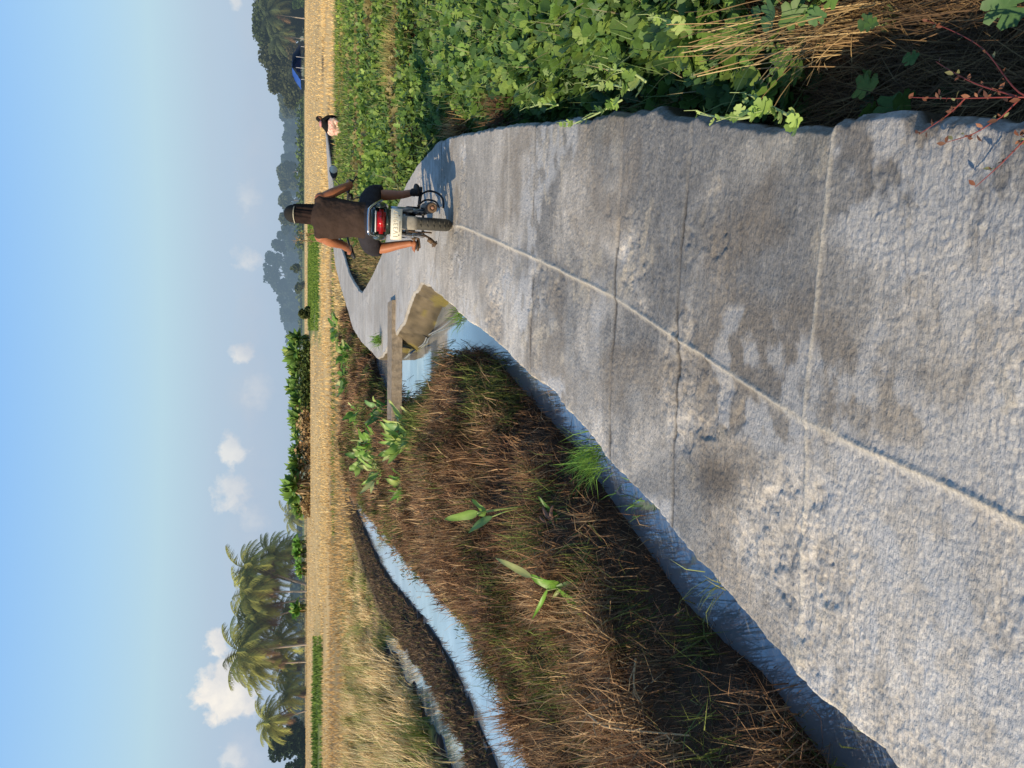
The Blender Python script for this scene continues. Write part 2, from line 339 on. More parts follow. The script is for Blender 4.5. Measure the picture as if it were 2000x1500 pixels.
for pts, amp in (([(1625, 250), (1570, 820), (1560, 1400)], 1.0), ([(1350, 270), (1320, 620), (1310, 1050)], -1.0), ([(1215, 260), (1195, 680), (1190, 900)], -.9),
                 ([(1045, 240), (1035, 700)], -.9), ([(993, 260), (990, 640)], .8), ([(862, 290), (862, 440), (838, 558)], -1)):
    q = np.array([G(*p) for p in pts]); o_ = np.argsort(q[:, 0]); q = q[o_]
    yy = np.interp(XR, q[:, 0], q[:, 1])+.03*(fbm(XR*3.5, XR*0+len(TJ), 3, 90)-.5)
    TJ.append(((YR-yy), amp))
crk = np.zeros_like(Z); bd = bead*1.25*(YR < 7.2)
for d, amp in TJ:
    w = .004+.0019*YR; k = np.exp(-(d/w)**2)
    if amp > 0:
        Z += .005*k*amp; bd = np.maximum(bd, k*1.0*amp)
    else:
        w = .004+.0021*YR; k = np.exp(-(d/w)**2)
        Z -= .006*k; crk = np.maximum(crk, k*.95*sstep(.3, .55, fbm(XR*2, YR*2, 3, 95)))
edge = np.minimum(XR-le[:, None], re[:, None]-XR); Z -= .03*(1-sstep(0, .03, edge))**2
# colour
tone = fbm(XR*1.1+2*warp, YR*.9, 5, 100); fine = fbm(XR*14, YR*22, 4, 101); blot = sstep(.52, .62, fbm(XR*1.7+5, YR*1.4, 5, 102))
strk = fbm(XR*1.6, YR*14, 4, 103)
dull = sstep(.40, .62, fbm(XR*1.0+3*warp+11, YR*.75+4, 5, 106, .6))
cR = c3(.64, .58, .50)*T(.62+.55*tone+.45*(fine-.5)+.42*(strk-.5)+.30*(fbm(XR*95, YR*70, 2, 97)-.5)*nearf**.3+.30*(spk-.35)*nearf**.3*(.5+.5*rough_m))  # ridges lighter, pits darker: relief highlights put into the colour
cR = lerp(cR, c3(.225, .222, .215)*T(.6+.5*fine+.35*spk*nearf), T(dull*(.85-.50*sstep(3, 7, YR))))
cR = lerp(cR, c3(.27, .21, .145), T(sstep(.50, .68, fbm(XR*2.3+9, YR*2.1, 5, 104))*.42))
cR = lerp(cR, c3(.66, .64, .61), T(blot*.62*sstep(.36, .56, fbm(XR*9, YR*13, 4, 105))))
cR = lerp(cR, c3(.66, .60, .50), T(np.clip(bd*.75, 0, 1)))
cR = lerp(cR, c3(.06, .05, .04), T(crk*.9))
clod = sstep(.64, .70, fbm(XR*6+4, YR*8+2, 4, 107, .6))*sstep(.5, .6, fbm(XR*1.4+8, YR*1.6+5, 3, 108)); Z += .003*clod*fbm(XR*30, YR*40, 2, 109); cR = lerp(cR, c3(.60, .52, .40), T(clod*.55))
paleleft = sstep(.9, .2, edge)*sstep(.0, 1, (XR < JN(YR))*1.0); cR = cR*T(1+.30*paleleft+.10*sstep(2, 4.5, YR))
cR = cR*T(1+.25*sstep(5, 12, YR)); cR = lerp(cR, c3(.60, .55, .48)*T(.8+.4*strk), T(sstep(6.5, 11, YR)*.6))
damp = np.exp(-(((XR-G(1400, 930)[0])/.10)**2+((YR-G(1400, 930)[1])/.20)**2)); cR = lerp(cR, c3(.13, .105, .08), T(damp*.7))
Vr = np.stack([XR, YR, Z], -1)
lo1 = Vr[:, 0].copy(); hi1 = Vr[:, -1].copy()
slope = .03+.27*sstep(8.0, 8.6, ys)*(1-sstep(12.2, 12.8, ys))
zs_ = np.linspace(-.62, -.04, 14)
cols_v = [np.stack([le-.004-slope*(-.04-z_)/.58*1.0+.05*(fbm(ys*3.5, ys*0+z_*7, 4, 111)-.5)*(z_ < -.06)*(ys > 7.5), ys, np.full_like(ys, z_)], -1) for z_ in zs_]
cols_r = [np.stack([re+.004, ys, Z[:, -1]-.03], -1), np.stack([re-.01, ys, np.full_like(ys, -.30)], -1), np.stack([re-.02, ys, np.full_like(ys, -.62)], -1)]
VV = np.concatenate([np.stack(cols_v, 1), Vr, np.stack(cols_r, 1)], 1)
ones_ = np.ones((len(ys), 1, 1)); fd = (1-.93*sstep(17, 24, ys))[:, None, None]  # far right slab side fades to near-black: its shade is put into the colour
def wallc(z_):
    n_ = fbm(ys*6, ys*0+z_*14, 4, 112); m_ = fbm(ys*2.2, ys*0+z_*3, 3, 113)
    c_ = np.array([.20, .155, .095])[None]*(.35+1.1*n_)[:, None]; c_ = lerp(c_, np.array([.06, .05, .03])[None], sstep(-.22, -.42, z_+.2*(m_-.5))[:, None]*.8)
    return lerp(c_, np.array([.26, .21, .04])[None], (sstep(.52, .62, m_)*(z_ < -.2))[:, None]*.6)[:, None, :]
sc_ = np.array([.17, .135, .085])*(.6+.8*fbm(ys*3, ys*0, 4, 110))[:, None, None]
cR[:, :6] *= (1-.35*sstep(7.5, 8.5, ys))[:, None, None]
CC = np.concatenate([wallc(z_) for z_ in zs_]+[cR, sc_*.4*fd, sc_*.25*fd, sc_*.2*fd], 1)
i3 = np.arange(VV.shape[0]*VV.shape[1]).reshape(VV.shape[:2])
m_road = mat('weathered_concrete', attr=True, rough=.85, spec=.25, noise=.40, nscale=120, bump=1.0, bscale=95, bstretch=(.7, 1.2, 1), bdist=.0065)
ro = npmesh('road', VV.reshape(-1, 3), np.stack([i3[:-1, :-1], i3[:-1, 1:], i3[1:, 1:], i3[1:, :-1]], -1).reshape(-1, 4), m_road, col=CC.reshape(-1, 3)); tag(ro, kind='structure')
# ------------------------------------------------------------------ plank slab and pipe across the channel
m_beam = mat('old_concrete_beam', (.42, .33, .23), .9, noise=.5, nscale=14, bump=.8, bscale=40, bdist=.01, bstretch=(.3, 1, 1))
bm = bmesh.new(); boxbm(bm, (.06, 12.25, -.03), (2.6, .62, .17), Matrix.Rotation(R(-2), 3, 'Z'), .006)
bmesh.ops.subdivide_edges(bm, edges=[e for e in bm.edges if e.calc_length() > 1], cuts=40)
for v in bm.verts: v.co.z += rnd.uniform(-.003, .003); v.co.y += rnd.uniform(-.004, .004)
tag(bmobj('footbridge_slab', bm, m_beam, None, False), 'weathered narrow concrete slab laid across the irrigation channel', 'slab')
m_pipe = mat('pale_plastic', (.26, .27, .27), .7)
pp = [(G(895, 613, -.3), -.30), (G(862, 640, -.36), -.36), (G(836, 655, -.38), -.38), (G(826, 672, -.38), -.38), (G(806, 685, -.39), -.39), (G(790, 700, -.39), -.39)]
tag(tube('water_pipe', [(x, y, z) for (x, y), z in pp], .010, m_pipe, seg=8, sm=5), 'thin pale bent pipe lying in the water below the road edge', 'pipe')
# ------------------------------------------------------------------ weed heap between the channels
m_grass = mat('dry_grass_blades', attr=True, rough=.7, spec=.2, trans=.25)
def region(n, x0, x1, y0, y1, ok, ypow=1.0):
    X = []; Y = []; tot = 0
    while tot < n:
        k = n*3; u = rs.uniform(0, 1, k)**ypow; y = y0+(y1-y0)*u; x = rs.uniform(x0, x1, k)
        m = ok(x, y); X.append(x[m]); Y.append(y[m]); tot += m.sum()
    return np.concatenate(X)[:n], np.concatenate(Y)[:n]
def inbank(x, y): return (x < BRt(y)+.05) & (x > CRt(y)+.02) & (x > -.62*y-.6)
N_ = 135000; x, y = region(N_, -6, 3, .9, 27, inbank, 2.1)
z = height(x, y); patch = fbm(x*1.5, y*.6, 5, 120, .65); patch2 = fbm(x*2.6+7, y*1.3, 4, 121, .65)
pal = mixcols([(.20, .115, .065), (.29, .17, .09), (.11, .066, .042), (.52, .34, .18)], N_, .3, [.35, .3, .25, .1])
gr = mixcols([(.13, .17, .04), (.20, .22, .06), (.28, .27, .09)], N_, .3)
rd = mixcols([(.30, .155, .085), (.19, .10, .06)], N_, .3)
mg = sstep(.50, .62, patch)*.60; mr_ = sstep(.52, .62, patch2)*.45
ch = rs.uniform(0, 1, N_); col = np.where((ch < mg)[:, None], gr, np.where((ch > 1-mr_)[:, None], rd, pal))
swirl = 2*math.pi*fbm(x*1.3, y*1.3, 3, 125)*2
edge_ = np.minimum(BRt(y)-x, x-CRt(y)); gold = np.clip(1-(x-CRt(y))/.45, 0, 1)[:, None]
col = lerp(col, col*np.array([1.7, 1.5, 1.2]), gold)
ln = rs.uniform(.05, .17, N_)*(.8+.6*patch); wd = rs.uniform(.003, .009, N_)*np.clip(y/4, .8, 2.6)
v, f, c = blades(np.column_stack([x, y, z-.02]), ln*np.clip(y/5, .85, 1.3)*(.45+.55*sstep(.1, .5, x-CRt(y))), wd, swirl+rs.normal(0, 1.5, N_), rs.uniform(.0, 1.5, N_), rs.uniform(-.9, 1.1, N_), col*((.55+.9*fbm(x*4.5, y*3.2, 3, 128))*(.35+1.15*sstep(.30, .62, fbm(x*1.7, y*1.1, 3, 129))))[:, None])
cl_ = [(v, f, c)]; K_ = 900; kx, ky = region(K_, -6, 3, 1.2, 26, inbank, 1.7); kz = height(kx, ky)
for k in range(K_):
    n_ = int(rs.randint(40, 120)); kind_ = fbm(kx[k]*1.5, ky[k]*.6, 5, 120, .65); g_ = kind_ > .57 or rs.rand() < .16; dk_ = rs.uniform(.45, 1.15)
    pl_ = [(.17, .21, .05), (.24, .27, .07), (.12, .15, .04)] if g_ else ([(.50, .31, .16), (.66, .45, .24), (.34, .19, .10)] if rs.rand() < .6 else [(.40, .22, .12), (.30, .17, .09), (.5, .3, .16)])
    r0 = rs.uniform(.05, .14)*(1 if ky[k] < 12 else 1.5); pp_ = np.array([kx[k], ky[k], kz[k]])+rs.normal(0, 1, (n_, 3))*[r0, r0, .015]; a_ = rs.uniform(0, 6.28)
    cl_.append(blades(pp_, rs.uniform(.10, .34, n_)*rs.uniform(.6, 1.25)*(1 if kx[k] > CRt(ky[k])+.5 else .4), rs.uniform(.003, .0085, n_)*max(1, ky[k]/5), a_+rs.normal(0, 1.3, n_), rs.uniform(0, 1.3, n_), rs.uniform(-.5, 1.5, n_), mixcols(pl_, n_, .3)*dk_))
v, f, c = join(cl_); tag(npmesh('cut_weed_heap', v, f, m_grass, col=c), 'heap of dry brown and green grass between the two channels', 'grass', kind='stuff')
# long loose straws lying on the heap
def straw_obj(name, label, path, r=.006, colr_=(.55, .38, .2), forks=0):
    m = mat(name+'_fibre', colr_, .7, noise=.3, nscale=40); bm = bmesh.new()
    pts = smooth_path(path, 6); tubebm(bm, pts, list(np.linspace(r, r*.4, len(pts))), 6)
    for k in range(forks):
        i = rnd.randrange(2, len(pts)-2); d = (pts[i+1]-pts[i-1]).normalized()
        q = pts[i]+d*.10+Vector((rnd.uniform(-.07, .07), rnd.uniform(-.04, .04), rnd.uniform(.0, .07))); tubebm(bm, [pts[i], (pts[i]+q)/2+Vector((0, 0, .01)), q], [r*.5, r*.4, r*.2], 5)
    return tag(bmobj(name, bm, m), label, 'dry stalk')
def onbank(X, Y, dz=.05):
    z = -.1
    for _ in range(4):
        gx_, gy_ = G(X, Y, z); z = float(height(gx_, gy_))+dz
    return Vector((gx_, gy_, z))
straw_obj('dry_stalk', 'longest pale dry stalk with a curved end lying on the brown weed heap', [onbank(1115, 1365, .1), onbank(1155, 1400, .13), onbank(1200, 1420, .15), onbank(1270, 1448, .12)], .009, forks=7)
straw_obj('dry_stalk', 'short straight pale stalk lying above the long curved stalk', [onbank(1215, 1290, .12), onbank(1235, 1340, .13), onbank(1252, 1375, .1)], .007, forks=3)
for k, (X, Y) in enumerate([(1245, 1150), (1230, 1270)]):
    p = onbank(X, Y, .05); n_ = 260; az = rs.uniform(0, 6.28, n_)
    v, f, c = blades(np.array(p)[None]+rs.normal(0, .06, (n_, 3))*[1, 1, .2], rs.uniform(.12, .3, n_), rs.uniform(.004, .008, n_), az, rs.uniform(.4, 1.4, n_), rs.uniform(-.6, .6, n_), mixcols([(.50, .30, .15), (.62, .42, .22), (.3, .17, .09)], n_))
    tag(npmesh('dry_straw_bundle', v, f, m_grass, col=c), ['tangled bundle of pale orange straw at the water side of the heap', 'matted straw wisp below the broad green leaves on the heap'][k], 'straw')
# ------------------------------------------------------------------ mud ridge grass, stubble, straw
def inridge(x, y): r = CLf(y)-x; return (r > -.02) & (r < .85) & (polydist(x, y, FP) < .0)
N_ = 26000; x, y = region(N_, -9, -3, 5, 27, inridge, 1.4); z = height(x, y)
v, f, c = blades(np.column_stack([x, y, z-.02]), rs.uniform(.04, .16, N_), rs.uniform(.006, .018, N_), rs.uniform(0, 6.28, N_), rs.uniform(0, 1.3, N_), rs.uniform(0, .8, N_),
                 mixcols([(.15, .095, .06), (.22, .145, .085), (.09, .06, .045), (.33, .23, .13), (.13, .15, .05)], N_, .3, [.35, .25, .15, .15, .1]))
tag(npmesh('ditch_bank_weed', v, f, m_grass, col=c), 'dark muddy weed along the far side of the left channel', 'weed', kind='stuff')
def infield(x, y): return (x < np.minimum(LE(y), WL(y))-.2) & (CLf(y)-x > .9) & ((polydist(x, y, FP) < -.02) | (rs.uniform(0, 1, np.shape(x)) < .22)) & (x > -.62*y-1)
parts = []
N_ = 26000; x, y = region(N_, -19, -4, 7, 30, infield, 1.2); z = height(x, y); pt = fbm(x*.45, y*.45, 3, 130)
tall = sstep(.42, .55, pt)*sstep(-.30, -.37, x/y)
col = mixcols([(.62, .47, .22), (.48, .34, .15), (.72, .58, .30)], N_, .25); cg = mixcols([(.13, .20, .04), (.22, .27, .07)], N_, .3)
gsel = (rs.uniform(0, 1, N_) < sstep(.55, .40, pt)*.85); col = np.where(gsel[:, None], cg, col)
q = rs.randint(0, N_//14, N_); x = x[q]*.0+x[q]+rs.normal(0, .10, N_); y = y[q]+rs.normal(0, .10, N_)
ok = infield(x, y); tall = sstep(.42, .55, fbm(x*.45, y*.45, 3, 130))*sstep(-.28, -.36, x/y)
z = height(x, y); windaz = rs.normal(.3, .8, N_)
parts.append([a for a in blades(np.column_stack([x, y, z-.02])[ok], (rs.uniform(.08, .20, N_)+.15*tall)[ok], (rs.uniform(.010, .022, N_))[ok], windaz[ok], rs.uniform(0, .7, N_)[ok], rs.uniform(-.1, .8, N_)[ok], col[ok])])
for k in range(150):
    while True:
        cy = rs.uniform(7.5, 27); cx = -cy*rs.uniform(.26, .60)
        if infield(np.array([cx]), np.array([cy]))[0]: break
    tl = 1.0 if cx/cy < -.36 else .55; n_ = int(rs.randint(50, 130)); a0 = rs.uniform(-.3, 1.2)
    px_ = np.array([cx, cy, 0])+rs.normal(0, .12, (n_, 3)); px_[:, 2] = height(px_[:, 0], px_[:, 1])-.03
    pal_ = [(.95, .76, .44), (.80, .60, .32), (.50, .35, .17)] if rs.rand() < .7 else [(.20, .26, .06), (.30, .33, .10), (.5, .42, .2)]
    parts.append(blades(px_, rs.uniform(.3, .75, n_)*tl, rs.uniform(.010, .022, n_), a0+rs.normal(0, .5, n_), rs.uniform(.0, .8, n_), rs.uniform(-.1, .7, n_), mixcols(pal_, n_, .25)))
v, f, c = join(parts); tag(npmesh('straw_clumps', v, f, m_grass, col=c), 'tall pale straw and green weed beside the flooded patch', 'straw', kind='stuff')
def instub(x, y): return (x < LE(np.clip(y, -2, 60))-.7) | ((y > 33) & (x > RE(np.clip(y, 0, 60))+.5)) | (y > 62)
parts = []
for (n_, y0, y1, wmin, l) in ((32000, 25, 60, .025, .26), (34000, 60, 200, .05, .22)):
    x, y = region(n_, -.62*y1, .6*y1, y0, y1, lambda a, b: instub(a, b) & (np.abs(a) < .6*b+1) , 1.3)
    row = np.where(y < 62, .9, 2.2); y = np.round(y/row)*row+rs.normal(0, .09, n_)*row; x = np.round(x/.35)*.35+rs.normal(0, .05, n_)
    kill = (fbm(x*.3, y*.3, 3, 133) < .36) | ~instub(x, y); asp_ = x/np.maximum(y, 1)
    kill |= (y > 68) & (y < 150) & (asp_ > .065) & (asp_ < .215) | ((asp_ < -.34) & (y > 56) & (y < 92))
    z = height(x, y); col = mixcols([(.84, .60, .27), (.68, .46, .20), (.92, .70, .36)], n_, .15); dk = (y < 46) & (x < 0); col[dk] *= np.array([.85, .78, .72]); k = ~kill
    parts.append(blades(np.column_stack([x, y, z-.03])[k], rs.uniform(.6, 1.2, n_)[k]*l, rs.uniform(1, 2, n_)[k]*wmin, rs.uniform(0, 6.28, n_)[k], rs.uniform(0, .5, n_)[k], rs.uniform(0, .4, n_)[k], col[k]))
v, f, c = join(parts); tag(npmesh('rice_stubble', v, f, m_grass, col=c), 'pale rice stubble in rows across the flat field', 'stubble', kind='stuff')
# green strips in the mid distance
x, y = region(18000, -28, 32, 36, 150, lambda a, b: (((b > 68) & (b < 140) & (a/b > .07) & (a/b < .21)) | ((b > 38) & (b < 40.5) & (a < LE(np.clip(b, 0, 60))-1) & (a > -.20*b))), 1.0)
kk = (y < 45) | (rs.uniform(0, 1, len(x)) < sstep(.05, .11, x/y)*sstep(.35, .5, fbm(x*.3, y*.12, 3, 78)+.1)); x, y = x[kk], y[kk]
v, f, c = blades(np.column_stack([x, y, height(x, y)]), rs.uniform(.10, .25, len(x)), np.clip(y*.0012, .04, .12), rs.uniform(0, 6.28, len(x)), rs.uniform(0, .7, len(x)), rs.uniform(0, .6, len(x)), mixcols([(.16, .26, .04), (.24, .33, .06), (.10, .17, .03)], len(x)))
x2, y2 = region(9000, -55, -18, 57, 84, lambda a, b: (a/b < -.33) & (a/b > -.62)); 
kk = fbm(x2*.25, y2*.25, 3, 77) > .40; x2, y2 = x2[kk], y2[kk]
v2 = blades(np.column_stack([x2, y2, height(x2, y2)]), rs.uniform(.2, .5, len(x2)), rs.uniform(.06, .12, len(x2)), rs.uniform(0, 6.28, len(x2)), rs.uniform(0, .5, len(x2)), rs.uniform(0, .6, len(x2)), mixcols([(.17, .26, .05), (.22, .32, .06), (.10, .16, .03)], len(x2)))
v, f, c = join([(v, f, c), v2]); tag(npmesh('green_field_grass', v, f, m_grass, col=c), 'bright green grass strips in the middle of the stubble field', 'grass', kind='stuff')
# ------------------------------------------------------------------ melon vines on the right
m_leaf = mat('melon_leaf', attr=True, rough=.5, spec=.35, trans=.22, noise=.3, nscale=60)
def inveg(x, y): return (x > RE(y)+.04) & (x < .58*y+.7)
parts = []
def dense_near(x, y):  # bare straw patch close to the camera
    return sstep(2.0, 3.0, y+1.1*(fbm(x*2, y*2, 3, 140)-.5)-.35*(x-1.4))
N_ = 23000; x, y = region(N_, .7, 6, 1.3, 9.4, lambda a, b: inveg(a, b) & (rs.uniform(0, 1, a.shape) < dense_near(a, b)*.96+.05), 1.1)
e = x-RE(y); top = -.26+.27*sstep(0, .55, e)+.20*(fbm(x*1.5, y*1.5, 3, 141)-.5); dep = rs.uniform(0, 1, N_)**2.2; z = np.maximum(top-.20*dep, -.30)
hn = fbm(x*2.2, y*2.2, 3, 142)
col = mixcols([(.12, .22, .05), (.16, .28, .055), (.075, .155, .05), (.24, .35, .075)], N_, .22, [.35, .3, .2, .15]); col *= (.72+.6*hn)[:, None]
M = rotmats(rs.uniform(0, 6.28, N_), rs.normal(0, .55, N_)+.25, rs.normal(0, .5, N_)); parts.append(scatter(*LOBED, np.column_stack([x, y, z]), M, rs.uniform(.045, .118, N_)*(.82+.38*sstep(2.0, 4, y)), col))
# trailing stems
n_ = 2600; x, y = region(n_, .7, 6, 2.2, 9.4, inveg, 1.1); e = x-RE(y); z = -.24+.24*sstep(0, .55, e)
stem = blades(np.column_stack([x, y, z-.05]), rs.uniform(.15, .35, n_), rs.uniform(.004, .008, n_), rs.uniform(0, 6.28, n_), rs.uniform(.3, 1.4, n_), rs.uniform(-.5, .5, n_), mixcols([(.3, .38, .14), (.42, .36, .2), (.2, .3, .1)], n_))
v, f, c = join(parts+[stem]); tag(npmesh('melon_vines', v, f, m_leaf, col=c), 'dense lobed green melon leaves beside the right edge of the road', 'vines', kind='stuff')
def infar(x, y): return (x > RE(y)+.03) & ~((y > 12.5) & (y < 30) & (x < .185*y+.5*fbm(x, y, 2, 154))) & (x < .56*y+1) & ~((y < 10.4+.6*fbm(x*1.2, y*0, 3, 150)) & (x > RE(y)+.35))
N_ = 42000; x, y = region(N_, 2.2, 19, 8.6, 31.5, infar, 1.25)
clump = fbm(x*.8, y*.8, 4, 151); dry = sstep(.60, .68, fbm(x*.55+4, y*.75, 4, 152)); top = -.27+.26*sstep(0, .5, x-RE(y))+.22*(clump-.45)-.14*sstep(17, 25, y); z = np.maximum(top-.22*rs.uniform(0, 1, N_)**2, -.3)
col = mixcols([(.14, .24, .045), (.19, .31, .055), (.26, .38, .07), (.09, .17, .04)], N_, .2); col = lerp(col, mixcols([(.34, .25, .10), (.25, .17, .08)], N_), dry[:, None]*.8)*(.75+.5*clump)[:, None]
col = lerp(col, col*np.array([1.7, 1.45, .9]), sstep(23, 31, y)[:, None])
M = rotmats(rs.uniform(0, 6.28, N_), rs.normal(0, .6, N_)+.25, rs.normal(0, .6, N_)); pa = scatter(*LOBED2, np.column_stack([x, y, z]), M, rs.uniform(.075, .14, N_)*np.clip(y/13, .85, 1.7), col)
n_ = 14000; x, y = region(n_, 2.2, 19, 8.6, 33, infar, 1.2); z = -.2+.2*sstep(0, .5, x-RE(y))
bl = blades(np.column_stack([x, y, z-.1]), rs.uniform(.12, .34, n_), rs.uniform(.008, .016, n_)*np.clip(y/12, 1, 2), rs.uniform(0, 6.28, n_), rs.uniform(0, .9, n_), rs.uniform(0, 1, n_), mixcols([(.22, .32, .07), (.13, .22, .05), (.38, .36, .14)], n_))
v, f, c = join([pa, bl]); tag(npmesh('low_green_crop', v, f, m_leaf, col=c), 'low leafy green crop with dry patches beyond the melon vines', 'crop', kind='stuff')
# weeds on the wedge of land inside the bend
N_ = 9000; x, y = region(N_, 2.2, 6, 12.5, 29, lambda a, b: (a > RE(b)+.05) & (a < .185*b+.7), 1.0)
v, f, c = blades(np.column_stack([x, y, height(x, y)]), rs.uniform(.1, .33, N_), rs.uniform(.012, .03, N_), rs.uniform(0, 6.28, N_), rs.uniform(0, 1.1, N_), rs.uniform(0, 1, N_), mixcols([(.36, .26, .12), (.2, .14, .07), (.14, .18, .05), (.5, .38, .18)], N_))
tag(npmesh('verge_weed', v, f, m_grass, col=c), 'brown and green weed in the bend of the road behind the rider', 'weed', kind='stuff')
# straw litter in the shade, right foreground
def inlit(x, y): return (x > RE(y)+.0) & (x < .6*y+.7) & (rs.uniform(0, 1, x.shape) > dense_near(x, y)*.85)
N_ = 30000; x, y = region(N_, .4, 3.2, .7, 4.2, inlit); z = height(x, y)+.14*sstep(.2, 1.0, x-RE(y))*fbm(x*3, y*3, 3, 160)
v, f, c = blades(np.column_stack([x, y, z-.01]), rs.uniform(.08, .26, N_), rs.uniform(.002, .005, N_), rs.normal(1.7, 1.2, N_), rs.uniform(.7, 1.5, N_), rs.uniform(-.3, .5, N_), mixcols([(.20, .12, .06), (.13, .08, .045), (.32, .20, .09), (.42, .28, .13)], N_, .3, [.4, .3, .2, .1]))
tag(npmesh('straw_litter', v, f, m_grass, col=c), 'dark matted straw in the shade under the right road edge', 'straw', kind='stuff')
# the bunch of long golden stalks
def tuft(name, label, root, tips, cat, spread, palette, per=1, w=.006, heads=True, sag=.05):
    parts = []; bm_v = []
    for T0 in tips:
        for k in range(per):
            a = Vector(root)+Vector((rnd.gauss(0, spread), rnd.gauss(0, spread), 0)); b_ = Vector(T0)+Vector([rnd.gauss(0, spread*.9) for _ in range(3)])
            n = 7; cc = np.array(rnd.choice(palette))*rnd.uniform(.75, 1.25); side = Vector((rnd.uniform(-1, 1), rnd.uniform(-1, 1), rnd.uniform(-.4, .4))).normalized()*w*.5; vs = []
            for i in range(n):
                t = i/(n-1); p = a.lerp(b_, t)+Vector((0, 0, sag*math.sin(math.pi*t))); ww = side*(1-.6*t)*(1.0 if not (heads and t > .72) else 1.9); vs += [p-ww, p+ww]
            fs = []
            for i in range(n-1): fs += [[2*i, 2*i+1, 2*i+3], [2*i, 2*i+3, 2*i+2]]
            parts.append((np.array(vs), np.array(fs), np.repeat([cc], 2*n, 0)))
    v, f, c = join(parts); return tag(npmesh(name, v, f, m_grass, col=c), label, cat)
root = P(1800, 55, 1.95); tips = [P(X, Y, y) for X, Y, y in [(1340, 105, 2.3), (1350, 122, 2.2), (1345, 88, 2.4), (1460, 125, 2.15), (1475, 92, 2.2), (1400, 60, 2.4), (1520, 85, 2.2), (1555, 65, 2.2), (1500, 55, 2.3), (1620, 80, 2.1), (1580, 45, 2.3), (1480, 20, 2.4), (1470, 110, 2.1), (1545, 150, 2.1), (1600, 140, 2.05)]]
root.z = -.28
tuft('golden_grass_tuft', 'long golden dry grass stalks leaning over the right foreground leaves', root, tips, 'grass tuft', .06, [(.46, .31, .14), (.33, .21, .10), (.20, .13, .065), (.60, .43, .21)], per=9, w=.0042)
root = P(1960, 30, 1.5); root.z = -.3
tuft('dry_grass_tuft', 'dull brown dry grass lying in the bottom right corner', root, [P(X, Y, y) for X, Y, y in [(1700, -30, 2.0), (1750, 20, 1.9), (1780, 70, 1.8), (1690, 10, 2.1), (1650, 60, 2.0), (1800, -60, 2.0)]], 'grass tuft', .05, [(.24, .15, .08), (.16, .10, .055), (.33, .22, .11)], per=26, w=.005, heads=False)
for k, (X, Y, lab) in enumerate([(885, 245, 'small rust brown dry tuft at the road edge near the rider'), (975, 205, 'dark brown matted tuft beside the road edge')]):
    p = Vector((*G(X, Y, -.1), -.22)); n_ = 420
    v, f, c = blades(np.array(p)[None]+rs.normal(0, .07, (n_, 3))*[1, 2, .3], rs.uniform(.15, .34, n_), rs.uniform(.005, .01, n_), rs.uniform(0, 6.28, n_), rs.uniform(0, 1.4, n_), rs.uniform(-.3, .9, n_), mixcols([(.5, .28, .12), (.32, .18, .09), (.6, .42, .2)] if k == 0 else [(.2, .11, .06), (.13, .08, .05)], n_))
    tag(npmesh('dry_grass_tuft', v, f, m_grass, col=c), lab, 'grass tuft')
for k, (X, Y, lab) in enumerate([(775, 85, 'golden dry patch standing in the green crop, nearest the right border'), (770, 130, 'yellow dry clump in the green crop, closer to the road')]):
    p = Vector((*G(X+18, Y, -.2), -.2)); n_ = 700
    v, f, c = blades(np.array(p)[None]+rs.normal(0, .17, (n_, 3))*[1, 1.3, .2], rs.uniform(.2, .5, n_), rs.uniform(.008, .016, n_), rs.uniform(0, 6.28, n_), rs.uniform(0, .9, n_), rs.uniform(0, .9, n_), mixcols([(.55, .42, .16), (.42, .30, .12), (.35, .35, .12)], n_))
    tag(npmesh('dry_grass_tuft', v, f, m_grass, col=c), lab, 'grass tuft')
# bright vine tips reaching over the slab
m_shoot = mat('young_vine', attr=True, rough=.55, spec=.3, trans=.3)
def vine(label, path, nleaf, size):
    t = empty('vine_shoot', path[0]); o = Vector(path[0]); pts = smooth_path([Vector(p)-o for p in path], 6)
    bm = bmesh.new(); tubebm(bm, pts, list(np.linspace(.006, .003, len(pts))), 6); st = bmobj('stem', bm, m_vstem, t)
    pos = []; az = []
    for k in range(nleaf):
        u = k/(nleaf-1); i = min(int(u*(len(pts)-1)), len(pts)-1); pos.append(pts[i]+Vector((rnd.uniform(-.012, .012), rnd.uniform(-.012, .012), rnd.uniform(0, .02)))); az.append(rnd.uniform(0, 6.28))
    n = len(pos); M = rotmats(np.array(az), rs.uniform(.1, 1.0, n), rs.normal(0, .5, n)); sc = np.linspace(1, .45, n)*size*rs.uniform(.8, 1.2, n)
    v, f, c = scatter(*LOBED, np.array(pos), M, sc, mixcols([(.36, .50, .12), (.28, .42, .09), (.45, .56, .18)], n)); npmesh('leaves', v, f, m_shoot, t, c)
    # tendrils
    for k in range(2):
        bm = bmesh.new(); p = pts[int(len(pts)*(.4+.4*k))]; q = p+Vector((rnd.uniform(-.03, .03), .03, .08)); tubebm(bm, [p, (p+q)/2+Vector((.01, 0, 0)), q], [.0018, .0014, .001], 5)
        bmobj('tendril', bm, m_vstem, t)
    return tag(t, label, 'vine', 'young vine tips over the road edge')
m_vstem = mat('vine_stem', (.38, .46, .18), .6)
vine('pale green vine tip lying over the dark notch of the road edge', [P(1500, 215, 1.98), P(1440, 232, 2.1), P(1365, 222, 2.4)], 15, .045)
vine('pale green vine tip rising beside the one on the road edge', [P(1560, 235, 1.9), P(1520, 215, 1.98), P(1463, 185, 2.12)], 14, .042)
vine('vine tip reaching furthest onto the concrete', [P(1215, 195, 3.25), P(1160, 225, 3.5), P(1103, 248, 3.85)], 13, .055)
vine('upright vine tip in front of the dark leaves', [P(1230, 175, 3.1), P(1190, 165, 3.3), P(1143, 170, 3.5)], 11, .055)
